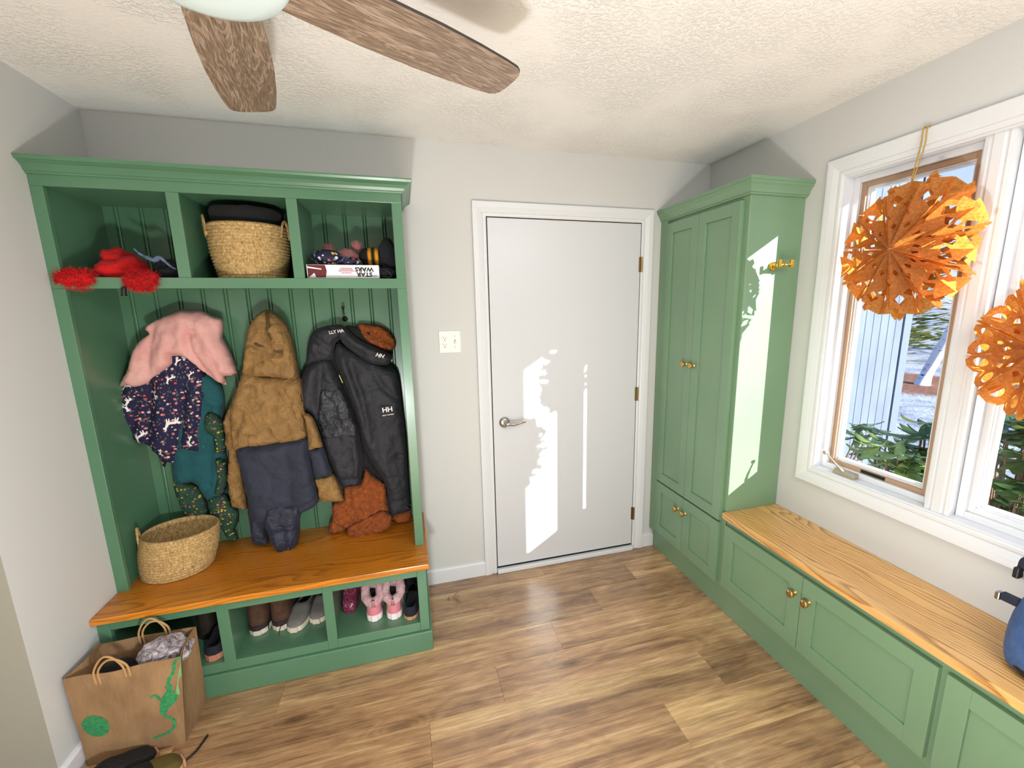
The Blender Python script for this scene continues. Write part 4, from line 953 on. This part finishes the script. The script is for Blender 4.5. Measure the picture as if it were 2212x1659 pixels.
for word, z in (('STAR', .30), ('WARS', .68)):
    p = fr(.79, z); M = Matrix.Translation(p+V((0, -.0006, 0))) @ Matrix.Rotation(pi/2, 4, 'X') @ Matrix.Rotation(pi, 4, 'Z') @ Matrix.Diagonal((1.12, 1.0, 1, 1))
    obj('box_lettering', text_mesh(word, .0235, M, .0009), INK, t, normals=False)
def confetti():
    t = NT('navy fabric with colourful shapes'); p = t.obj()
    v = t.n('TexVoronoi', {'Vector': p, 'Scale': 62.0, 'Randomness': 1.0}, feature='F1')
    s = t.n('SeparateColor', {0: v.outputs['Color']}); sh = t.ramp(v.outputs['Distance'], [(.40, 1), (.44, 0)])
    c = t.ramp(s.outputs[0], [(0, '#d7d3d8'), (.28, '#c8485c'), (.45, '#d8a92c'), (.60, '#4453a0'), (.74, '#121733'), (.9, '#7b8a92')], 'CONSTANT')
    t.bsdf(t.mix(sh, '#121733', c), .7); return t.m
bm = B(); blob(bm, (.898, -.262, 1.787), (.062, .055, .034), 12, .14, 1.8); blob(bm, (.985, -.268, 1.770), (.050, .045, .019), 15, .15, 2)
tag(obj('printed_pouch', bm, confetti(), smooth=True), 'navy pouch with multicolour shapes lying on the white game box', 'pouch')
t = thing('pompom_hat', 'pink knit hat with two fluffy pompoms behind the printed pouch', 'hat', (.96, -.14, 1.751))
HPINK = fabric('dusty pink knit', '#b07377', '#c98d8c', .95, 250, .5, 25)
bm = B(); blob(bm, (.968, -.165, 1.796), (.055, .06, .040), 21, .2, 2.2); blob(bm, (1.015, -.19, 1.782), (.03, .035, .030), 23, .2, 2.2); obj('knit_body', bm, HPINK, t, smooth=True)
for c in ((.897, -.19, 1.828), (1.012, -.175, 1.846)):
    bm = B(); blob(bm, c, .021, 3, .12, 3); bm.normal_update(); fuzz(bm, 900, .009, .0008, rr); obj('pompom', bm, HPINK, t, smooth=True, normals=False)
def stripes():
    t = NT('black knit with yellow bands'); sp = t.n('SeparateXYZ', {0: t.obj()})
    m = t.ramp(t.math('SUBTRACT', sp.outputs[0], 1.04), [(.022, 0), (.024, 1), (.034, 1), (.036, 0), (.050, 0), (.052, 1), (.064, 1), (.066, 0)], 'LINEAR')
    t.bsdf(t.mix(m, '#08080a', '#d08d12'), .95, 0, t.bump(t.noise(t.obj(), 300, 3), .5, .003)); return t.m
bm = B(); blob(bm, (1.078, -.22, 1.795), (.058, .07, .042), 31, .15, 2)
tag(obj('striped_mitten', bm, stripes(), smooth=True), 'black knit mitten with yellow bands behind the white game box', 'mitten')
t = thing('black_hat', 'black hat slumped against the right side of the third cubby', 'hat', (1.14, -.2, 1.695))
bm = B(); blob(bm, (1.143, -.20, 1.80), (.042, .09, .085), 33, .15, 2); blob(bm, (1.135, -.27, 1.72), (.045, .06, .026), 36, .15, 2); obj('crown', bm, NVK, t, smooth=True)
bm = B(); tube(bm, smoothpath([(1.118, -.325, 1.735), (1.14, -.335, 1.728), (1.155, -.33, 1.71), (1.14, -.332, 1.701), (1.12, -.335, 1.706)], 4), .003, 6); obj('cord', bm, BLACK, t, smooth=True)

# ------------------------------------------------------------------ brass hook on the tall cabinet
t = thing('brass_hook', 'polished brass double hook on the sunlit side of the tall green cabinet', 'coat hook', (2.822, -.683, 1.735))
PB = brass('polished brass', '#e0b04e', .15)
bm = B(); lathe(bm, [(.0001, -.014), (.017, -.014), (.019, -.011), (.019, 0)], (2.822, -.683, 1.735), 'y', 24); obj('rose', bm, PB, t, smooth=True)
bm = B(); tube(bm, [(2.822, -.690, 1.735), (2.822, -.735, 1.737)], .008, 12); tube(bm, [(2.806, -.742, 1.737), (2.872, -.742, 1.737)], .0075, 12)
obj('bar', bm, PB, t, smooth=True)
for x in (2.806, 2.872):
    bm = B(); lathe(bm, [(.0001, -.010), (.0085, -.010), (.0085, .022), (.0001, .022)], (x, -.742, 1.737), n=14); obj('peg', bm, PB, t, smooth=False, bevel=.001)
# ------------------------------------------------------------------ shoes
def interp(tab, t):
    for (a, b), (c, d) in zip(tab, tab[1:]):
        if t <= c: k = (t-a)/(c-a); k = k*k*(3-2*k); return b+(d-b)*k
    return tab[-1][1]
WID = [(0, .30), (.015, .50), (.05, .72), (.10, .84), (.2, .92), (.4, .86), (.62, 1.0), (.8, .98), (.92, .84), (.97, .66), (1, .34)]
def shoe(name, label, group, pos, ang, L, Wd, hs, top, open_to, mats, sole=.022, sole_out=1.07, fur=None, laces=None, toecap=None, inner=.35, band=None):
    """shoe on the ground at pos, heel first, toe pointing along ang; hs: height along the foot; top: width factor at the collar"""
    up, so, li = mats; t = thing(name, label, 'boot' if hs[0][1] > .12 else 'shoe', pos, group); ca, sa = cos(ang), sin(ang); pos = V(pos)
    def T(x, y, z): return pos + V((x*ca - (y)*-sa*-1, x*sa + y*ca, z)) if False else pos + V((x*sa + y*ca, -x*ca + y*sa, z))
    bm = B(); rings = []; N_ = 20; FS = [.5-.5*cos(pi*i/20) for i in range(21)]
    for i in range(N_+1):
        f = FS[i]; w = Wd/2*interp(WID, f); h = interp(hs, f); k = max(0, min(1, (open_to-f)/.08)) if f > .04 else 0
        c0 = sole + (h-sole)*(1-(1-inner)*k) + (1-k)*.0; wt = top(f) if callable(top) else top
        y = f*L; hh = h
        pts = [(-w, sole*.6), (-w*1.03, sole+(hh-sole)*.30), (-w*(.55+.45*wt), sole+(hh-sole)*.70), (-w*wt*.90, hh*.985), (-w*wt*.72, hh*(1-.04*k)), (-w*wt*.50*(1+.2*k), c0*.55+hh*.45 if k else hh*1.02), (0, c0 if k else hh*1.04)]
        pts = pts + [(-x, z) for x, z in reversed(pts[:-1])]
        rings.append([T(x, y, z) for x, z in pts])
    vs = loft(bm, rings, False, False, False)
    for r in (vs[0], vs[-1]):
        try: bm.faces.new(r)
        except ValueError: pass
    for f in bm.faces:
        cx = [v for v in f.verts]; idx = [next((j for r in vs for j, q in enumerate(r) if q is v), 0) for v in cx]; ri = min(next((k for k, r in enumerate(vs) if v in r), 0) for v in cx)
        if len(cx) == 4 and all(5 <= j <= 7 for j in idx) and FS[ri] < open_to-.02 and FS[ri] > .03: f.material_index = 1
        if toecap and len(cx) == 4 and FS[ri] >= toecap[0]: f.material_index = 2
    o = obj('upper', bm, [up, li] + ([toecap[1]] if toecap else []), t, smooth=True, sub=1)
    sb = B(); prof = []
    for i in range(N_+1): f = FS[i]; prof.append((Wd/2*interp(WID, f)*sole_out, f*L))
    outl = [(x, y+(-.004 if y == 0 else .006 if y == L else 0)) for x, y in prof] + [(-x, y+(-.004 if y == 0 else .006 if y == L else 0)) for x, y in reversed(prof)]
    loft(sb, [[T(x*s, y, z) for x, y in outl] for z, s in ((.0005, .96), (.004, 1), (sole*.85, 1), (sole, .97))]); s = obj('sole', sb, so, t, smooth=False, bevel=.001)
    if band:
        bb_ = B(); loft(bb_, [[T(x*k/sole_out, y + (-.003 if y < .02 else .004 if y > L else 0), z) for x, y in outl] for z, k in ((sole, 1.05), (sole+band[1]*.8, 1.055), (sole+band[1], 1.03))], True, False, False); obj('lower_band', bb_, band[0], t, smooth=True)
    if fur:
        hz = interp(hs, .1); pts = []
        for k in range(21):
            a = 2*pi*k/20; yy = L*(open_to*.5 - open_to*.52*cos(a)); f = max(.02, min(open_to, yy/L)); pts.append(T(Wd/2*interp(WID, f)*(top if not callable(top) else top(f))*1.0*sin(a), yy, interp(hs, f)-.002))
        bm = B(); tube(bm, pts, .021, 10, cap=False)
        for v in bm.verts: v.co += V((noise.noise(v.co*60), noise.noise(v.co*60+V((5, 5, 5))), noise.noise(v.co*60+V((9, 1, 4)))))*.006
        bm.normal_update(); fuzz(bm, 1500, .011, .0009, random.Random(4)); obj('fur_collar', bm, fur, t, smooth=True, normals=False)
    if laces:
        for q in laces:
            bm = B(); tube(bm, smoothpath([T(*p) for p in q], 4), .0016, 6); lc = obj('lace', bm, BLACK, t, smooth=True)
    return t
BROWN = plain('brown suede', '#4a3122', .85, bump=.4, scale=120, var=.25); BROWNB = plain('brown black band', '#2a2024', .8)
OFFW = plain('off-white rubber', '#cfc4b4', .6, bump=.05); GREYC = plain('grey canvas', '#706e6b', .9, bump=.3, scale=300); INS = plain('dark shoe lining', '#0c0a0a', .95)
GLIT = NT('burgundy glitter rubber'); _p = GLIT.obj(); _v = GLIT.n('TexVoronoi', {'Vector': _p, 'Scale': 420.0}); GLIT.bsdf(GLIT.mix(GLIT.ramp(GLIT.n('SeparateColor', {0: _v.outputs['Color']}).outputs[0], [(.5, 0), (.95, 1)]), '#5b1833', '#b0607c'), .22); GLIT = GLIT.m
BURS = plain('burgundy sole', '#6b2440', .4)
PKL = plain('shiny pink leather', '#cc7f8b', .25); PKS = plain('white pink sole', '#eadfe0', .5); FURM = fabric('pink-grey faux fur', '#b79296', '#d3b3b4', .95, 300, .3, 40)
NVC = plain('navy canvas', '#141b28', .9, bump=.3, scale=300); TANS = plain('tan rubber sole', '#b98a68', .6); BLKS = plain('black shoe fabric', '#0b0b0d', .8, bump=.2, scale=200); MUST = plain('olive suede panel', '#57491c', .85); PINKS = plain('pink rubber sole', '#b5795f', .6)
low = [(0, .062), (.1, .068), (.3, .060), (.42, .066), (.55, .068), (.75, .053), (.92, .045), (1, .034)]
tallb = lambda h: [(0, h*.97), (.1, h), (.40, h*1.02), (.50, h*.72), (.62, .085), (.8, .060), (.93, .048), (1, .030)]
Z = .1445
UPY, DNY = pi/2, -pi/2                              # toe towards the wall / towards the room
shoe('brown_boot', 'brown suede boot with white sole, left one of its pair, in the middle shoe cubby', 'brown boots in the middle shoe cubby', (.472, -.372, Z), UPY-.05, .26, .088, tallb(.20), .95, .46, (BROWN, OFFW, INS), .026, band=(BROWNB, .022), laces=[[(.03, .16, .12), (.056, .10, .10), (.050, .03, .06), (.048, -.005, .035)]])
shoe('brown_boot', 'brown suede boot beside the grey sneakers, right one of its pair', 'brown boots in the middle shoe cubby', (.564, -.368, Z), UPY, .26, .088, tallb(.20), .95, .46, (BROWN, OFFW, INS), .026, band=(BROWNB, .022), laces=[[(-.03, .16, .12), (-.050, .10, .10), (-.046, .03, .06), (-.044, -.008, .020)]])
def sneaker(x, y, a, lab): return shoe('grey_sneaker', lab, 'grey sneakers in the middle shoe cubby', (x, y, Z), a, .25, .084, low, .80, .50, (GREYC, OFFW, INS), .024, laces=[[(.02, .13, .07), (.035, .10, .075), (.045, .16, .05), (.055, .24, .03), (.056, .27, .004)]])
sneaker(.655, -.150, DNY-.12, 'grey canvas sneaker with black lining beside the brown boots, lace trailing on the shelf')
sneaker(.738, -.118, DNY-.10, 'grey canvas sneaker pressed against the divider of the middle shoe cubby')
shoe('glitter_boot', 'burgundy glitter rain boot standing at the left of the right shoe cubby', 'burgundy glitter boots', (.858, -.150, Z), DNY-.05, .185, .070, tallb(.19), .95, .46, (GLIT, BURS, INS), .012, 1.03)
shoe('glitter_boot', 'burgundy glitter rain boot set back, between the other and the pink boots', 'burgundy glitter boots', (.905, -.030, Z), DNY, .160, .066, tallb(.19), .95, .46, (GLIT, BURS, INS), .012, 1.03)
pk = [(0, .100), (.12, .105), (.48, .160), (.56, .12), (.66, .075), (.8, .058), (.93, .048), (1, .030)]
shoe('fur_boot', 'pink shiny boot with fluffy fur collar next to the burgundy boots', 'pink fur boots', (.972, -.432, Z), UPY+.05, .20, .074, pk, 1.0, .55, (PKL, PKS, INS), .030, 1.06, fur=FURM, inner=.5)
shoe('fur_boot', 'pink shiny boot with fluffy fur collar next to the navy shoe', 'pink fur boots', (1.059, -.445, Z), UPY-.02, .20, .074, pk, 1.0, .55, (PKL, PKS, INS), .030, 1.06, fur=FURM, inner=.5)
shoe('navy_shoe', 'small navy canvas shoe with tan sole at the right end of the shoe cubby', 'navy tan-soled shoes', (1.128, -.470, Z), UPY-.22, .20, .070, low, .85, .55, (NVC, TANS, INS), .016, laces=[[(-.02, .10, .06), (-.034, .08, .085), (.0, .12, .11), (.03, .08, .085), (.036, .03, .05)]])
shoe('black_boot', 'tall black boot standing in the dark back of the right shoe cubby', 'black boots', (1.122, -.240, Z), UPY, .21, .074, tallb(.21), .95, .46, (BLKS, BLKS, INS), .018)
shoe('navy_shoe', 'navy shoe with pinkish-tan sole in the left shoe cubby beside the paper bag', 'navy tan-soled shoes', (.340, -.482, Z), UPY+.03, .24, .080, low, .90, .60, (NVC, PINKS, INS), .026, inner=.25)
shoe('olive_boot', 'dark olive boot behind the navy shoe in the left shoe cubby', 'olive boots in the left shoe cubby', (.348, -.225, Z), UPY, .20, .080, tallb(.22), .95, .46, (plain('olive brown leather', '#3d3018', .6, var=.3), BLKS, INS), .02)
shoe('olive_boot', 'dark olive boot nearer the middle of the left shoe cubby, partly behind the paper bag', 'olive boots in the left shoe cubby', (.262, -.33, Z), UPY+.15, .24, .080, tallb(.20), .95, .46, (plain('dark brown leather', '#241c12', .6, var=.3), BLKS, INS), .02)

# ------------------------------------------------------------------ paper bag with green drawing
KRAFT = NT('kraft paper bag'); _p = KRAFT.obj(); _n = KRAFT.noise(KRAFT.mapping(_p, (1, 1, .4)), 14, 4, .6); KRAFT.bsdf(KRAFT.mix(KRAFT.ramp(_n, [(.35, 0), (.65, 1)]), '#846647', '#9c7c57'), .8, 0, KRAFT.bump(_n, .5, .012)); KRAFT = KRAFT.m
GINK2 = NT('green marker'); _n2 = GINK2.noise(GINK2.mapping(GINK2.obj(), (1, 1, 1)), 90, 4, .7); GINK2.bsdf(GINK2.ramp(_n2, [(.3, '#15693f'), (.7, '#3c9a5e')]), .7); GINK2 = GINK2.m
LGINK = plain('pale green marker', '#76a76c', .7, var=.2, scale=90)
pb = thing('paper_bag', 'brown paper shopping bag with green dragon drawing, standing before the shoe cubby', 'bag', (.17, -.62, 0))
bx0, bx1, tx0, tx1 = .022, .314, .016, .352
def bagp(f, s, z):
    """corner f: 0 front-left 1 front-right 2 back-right 3 back-left, s along to the next corner"""
    k = z/.36; xl, xr = bx0+(tx0-bx0)*k, bx1+(tx1-bx1)*k; yf, yb = -.712-.006*k, -.524-.032*k
    c = [V((xl, yf, z)), V((xr, yf, z)), V((xr-.015*k, yb, z)), V((xl+.01*k, yb, z))]
    p = c[f].lerp(c[(f+1) % 4], s)
    bul = sin(pi*s)*sin(pi*min(1, k*.8+.1))
    if f in (1, 3): p.x += (-1 if f == 1 else 1)*bul*.030*k              # gusset folded in
    else:
        p.y += (-1 if f == 0 else 1)*(bul*.012) + (.007*noise.noise(V((p.x*14, z*10, f*3)))*k if f == 0 else .004*noise.noise(V((p.x*12, z*9, 7)))*k)
        p.z += .012*k*noise.noise(V((p.x*9, 4, f)))*(k > .95)
    return p
bm = B(); NS = 14; rings = []
for j in range(15):
    z = .365*j/14; z = max(z, .0008); ring = []
    for f in range(4):
        for i in range(NS): ring.append(bagp(f, i/NS, z))
    rings.append(ring)
inner = [[p + V(((.172-p.x)*.02, (-.62-p.y)*.03, 0)) for p in r] for r in reversed(rings)]
loft(bm, rings+inner[:-1], True, True, False); body = obj('bag_body', bm, KRAFT, pb, smooth=False)
def front(x, z):
    k = z/.36; xl, xr = bx0+(tx0-bx0)*k, bx1+(tx1-bx1)*k; return bagp(0, max(0, min(1, (x-xl)/(xr-xl))), z) + V((0, -.0016, 0))
def strokes(pts, w, bm, mi=0, n=5):
    q = smoothpath([(x, 0, z) for x, z in pts], n); pr = None
    for i, p in enumerate(q):
        d = (q[min(i+1, len(q)-1)]-q[max(i-1, 0)]).normalized(); nn = V((-d.z, 0, d.x)); ww = w*(.75+.5*abs(noise.noise(p*60)))
        a, b = p+nn*ww, p-nn*ww; cur = [bm.verts.new(front(a.x, a.z)), bm.verts.new(front(b.x, b.z))]
        if pr: bm.faces.new((pr[0], pr[1], cur[1], cur[0])).material_index = mi
        pr = cur
fx = lambda u, v: (lambda p: (p.x, p.z))(at(130+u/3.78, 1220+v/3.78, 'y', -.722))
bm = B()
for k in range(7): strokes([fx(*q) for q in ((945-5*k, 1060+9*k), (958+11*k, 950+8*k), (975+15*k, 850+12*k), (995+12*k, 770+18*k))], .0028, bm, 1)
for pl, w in (([(980, 760), (930, 800), (920, 880), (880, 960), (900, 1010), (850, 1080), (830, 1180), (850, 1230), (920, 1270), (925, 1330), (870, 1380), (760, 1420)], .0058), ([(740, 1080), (780, 1060), (830, 1100), (900, 1080)], .005), ([(860, 990), (890, 1030), (940, 1040)], .004)): strokes([fx(*q) for q in pl], w, bm)
ov, tr = cdt([fx(*q) for q in ((825, 1110), (860, 1060), (900, 1040), (960, 1070), (945, 1120), (880, 1180), (850, 1230), (815, 1200))]); add_mapped(bm, ov, tr, lambda x, z: front(x, z)+V((0, -.0003, 0)))
obj('green_drawing', bm, [GINK2, LGINK], body, normals=False)
bm = B(); ov, tr = cdt([fx(290+120*cos(2*pi*i/44), 1318+86*sin(2*pi*i/44)) for i in range(44)], (), [fx(290, 1315), fx(230, 1315), fx(350, 1300), fx(290, 1360)]); add_mapped(bm, ov, tr, lambda x, z: front(x, z)); obj('green_oval', bm, GINK2, body, normals=False)
for yy, zb in ((-.722, .35), (-.556, .36)):
    for dx in (0, .012):
        a = .105+dx+(.05 if yy > -.6 else 0); p0, p1 = V((a, yy, zb-.03)), V((a+.085, yy, zb-.022)); m = (p0+p1)/2
        bm = B(); tube(bm, smoothpath([p0, p0+V((.002, -.004, .055)), m+V((-.012, -.006, .098-dx)), m+V((.016, -.006, .096-dx)), p1+V((-.002, -.004, .05)), p1], 6), .0036, 8); obj('handle', bm, plain('kraft paper cord', '#b08a5c', .8) if 'kraft paper cord' not in bpy.data.materials else bpy.data.materials['kraft paper cord'], pb, smooth=True)
PLAS = NT('crinkled white plastic'); _n = PLAS.noise(PLAS.obj(), 32, 5, .7, 1.5); PLAS.bsdf(PLAS.ramp(_n, [(.34, '#6d5f63'), (.5, '#c3b8bf'), (.62, '#f1edf2')]), .25, 0, PLAS.bump(_n, .9, .03)); PLAS = PLAS.m
bm = B(); blob(bm, (.265, -.635, .335), (.078, .075, .050), 41, .30, 3.2, 4)
tag(obj('plastic_bag', bm, PLAS, smooth=True), 'crinkled white plastic bag stuffed into the brown paper shopping bag', 'plastic bag')
bm = B(); blob(bm, (.105, -.63, .27), (.072, .07, .05), 44, .2, 2.2, 3)
tag(obj('black_garment', bm, LIN, smooth=True), 'black cloth bundled in the left half of the brown paper bag', 'garment')

# ------------------------------------------------------------------ shoes on the floor in front
shoe('dark_sneaker', 'black sneaker with pink sole edge on the floor between wall and paper bag', 'dark sneakers on the floor', (.034, -.918, .0005), radians(41), .27, .092, [(0, .080), (.1, .085), (.3, .075), (.42, .09), (.55, .095), (.75, .070), (.92, .055), (1, .035)], .82, .5, (BLKS, PINKS, INS), .03, laces=[[(-.02, .11, .088), (0, .125, .098), (.02, .14, .094)], [(-.02, .135, .092), (0, .15, .095), (.02, .165, .086)], [(-.02, .16, .084), (0, .175, .086), (.02, .19, .074)], [(.0, .12, .10), (.035, .11, .085), (.05, .14, .05)]])
shoe('dark_sneaker', 'black sneaker with olive side panels in front of the paper bag', 'dark sneakers on the floor', (.132, -.972, .0005), radians(39), .27, .096, [(0, .080), (.1, .085), (.3, .075), (.42, .09), (.55, .095), (.75, .070), (.92, .055), (1, .035)], .82, .5, (BLKS, TANS, INS), .03, toecap=(.72, MUST), laces=[[(-.02, .11, .088), (0, .125, .098), (.02, .14, .094)], [(-.02, .135, .092), (0, .15, .095), (.02, .165, .086)], [(-.02, .16, .084), (0, .175, .086), (.02, .19, .074)], [(.0, .12, .10), (.035, .11, .085), (.05, .14, .05)]])
bm = B(); tube(bm, smoothpath([(.300, -.83, .006), (.335, -.805, .006), (.365, -.77, .006), (.378, -.735, .008), (.383, -.706, .006)], 6), .0035, 8)
tag(obj('shoelace', bm, BLACK, smooth=True), 'loose black lace lying on the floor in front of the paper bag', 'lace')
bm = B(); rr = random.Random(2); DRY = plain('dry leaf brown', '#6b5136', .9)
for i in range(9):
    a = rr.uniform(0, pi); p = V((1.352+rr.uniform(-.03, .03), -.175+rr.uniform(-.05, .05), .003)); d = V((cos(a), sin(a), rr.uniform(0, .4)))*rr.uniform(.012, .03)
    tube(bm, [p-d*.5+V((0, 0, .004)), p+d*.5+V((0, 0, .006))], [.0016, .001], 5)
o = tag(obj('dried_leaf_bits', bm, DRY), 'small scatter of dry leaf bits on the floor by the back baseboard', 'debris', kind='stuff')

# ------------------------------------------------------------------ backpack on the window bench
BLUE = fabric('blue canvas backpack', '#2d4a78', '#3c5c90', .85, 500, .35, 9); NVW = fabric('dark navy webbing', '#0f1326', '#181d33', .8)
t = thing('backpack', 'blue roll-top backpack standing on the oak window bench, cut off by the frame edge', 'backpack', (2.83, -1.80, .555))
bm = B(); rings = []
for z, sx, sy in ((.5565, .085, .105), (.566, .100, .122), (.60, .108, .130), (.68, .104, .124), (.74, .094, .112), (.775, .080, .100), (.80, .068, .096), (.835, .060, .098), (.852, .050, .096)):
    ring = []
    for k in range(32):
        a = 2*pi*k/32; c, s = cos(a), sin(a); e = .55
        x, y = abs(c)**e*(1 if c > 0 else -1)*sx, abs(s)**e*(1 if s > 0 else -1)*sy
        p = V((2.835+x, -1.806+y, z)); p += V((noise.noise(p*14), noise.noise(p*14+V((7, 7, 7))), 0))*.010; ring.append(p)
    rings.append(ring)
loft(bm, rings); bd_ = obj('body', bm, BLUE, t, smooth=True, sub=1)
bm = B(); tube(bm, smoothpath([(2.79, -1.688, .838), (2.80, -1.690, .862), (2.82, -1.72, .872), (2.83, -1.80, .876), (2.83, -1.90, .866)], 5), .011, 8, flat=.35); obj('top_strap', bm, NVW, t, smooth=True)
obj('buckle', boxes((2.775, -1.690, .808, 2.80, -1.676, .840)), BLACK, t, bevel=.004)
obj('side_strap', boxes((2.772, -1.700, .730, 2.792, -1.664, .752)), NVW, t, bevel=.002)
obj('strap_clip', boxes((2.770, -1.664, .726, 2.790, -1.652, .750)), NICKEL, t, bevel=.003)
bm = B(); blob(bm, (2.755, -1.775, .583), (.022, .055, .026), 3, .1); obj('corner_patch', bm, BLACK, t, smooth=True)
# ------------------------------------------------------------------ light
sun = bpy.data.lights.new('sun', 'SUN'); so = bpy.data.objects.new('sun', sun); COL.objects.link(so)
sun.energy = 18; sun.angle = radians(.6); sun.color = (1, .95, .86)
so.rotation_euler = V((-.70, 1, -.449)).to_track_quat('-Z', 'Y').to_euler()
def area(name, loc, target, size, power, color=(1, 1, 1), shape='DISK', sy=None):
    l = bpy.data.lights.new(name, 'AREA'); l.shape = shape; l.size = size; l.energy = power; l.color = color
    if sy: l.size_y = sy
    o = bpy.data.objects.new(name, l); COL.objects.link(o); o.location = loc
    o.rotation_euler = (V(target)-V(loc)).to_track_quat('-Z', 'Y').to_euler(); return o
pl = bpy.data.lights.new('low_lamp', 'POINT'); plo = bpy.data.objects.new('low_lamp', pl); COL.objects.link(plo)
plo.location = (1.08, -2.15, .80); pl.energy = 72; pl.shadow_soft_size = .06; pl.color = (.97, .98, 1)
area('overhead_fill', (2.1, -2.45, 2.32), (1.7, -1.2, 0), 1.1, 33, (.91, .96, 1), 'RECTANGLE', .9)  # added fill under the ceiling, no fixture behind it
area('room_fill', (-.9, -3.7, 1.7), (2.6, -1.2, .6), 1.2, 7, (1, .95, .85), 'RECTANGLE', 1.2)  # added soft fill from the unseen side of the room
area('floor_bounce_fill', (1.3, -2.75, .3), (1.3, -2.3, 2.35), 1.3, 40, (1, .89, .70), 'RECTANGLE', 1.4)  # added upward fill standing in for light off the floor
w = bpy.data.worlds.new('world'); scene.world = w; w.use_nodes = True
nt = w.node_tree; bg = nt.nodes['Background']
tc = nt.nodes.new('ShaderNodeTexCoord'); sp = nt.nodes.new('ShaderNodeSeparateXYZ'); rp = nt.nodes.new('ShaderNodeValToRGB')
nt.links.new(tc.outputs['Generated'], sp.inputs[0]); nt.links.new(sp.outputs[2], rp.inputs[0]); nt.links.new(rp.outputs[0], bg.inputs[0])
for e, (p, c) in zip(rp.color_ramp.elements, ((0, (.75, .85, 1, 1)), (.6, (.13, .36, .85, 1)))): e.position = p; e.color = c
bg.inputs[1].default_value = 1.15
scene.view_settings.view_transform = 'Standard'; scene.view_settings.look = 'None'; scene.view_settings.exposure = 0
cy = scene.cycles
cy.use_denoising = True; cy.use_adaptive_sampling = True; cy.adaptive_threshold = .025; cy.max_bounces = 8; cy.diffuse_bounces = 4; cy.glossy_bounces = 3; cy.transparent_max_bounces = 24; cy.transmission_bounces = 4
cy.sample_clamp_indirect = 4; cy.caustics_reflective = False; cy.caustics_refractive = False
try: cy.use_light_tree = True
except Exception: pass
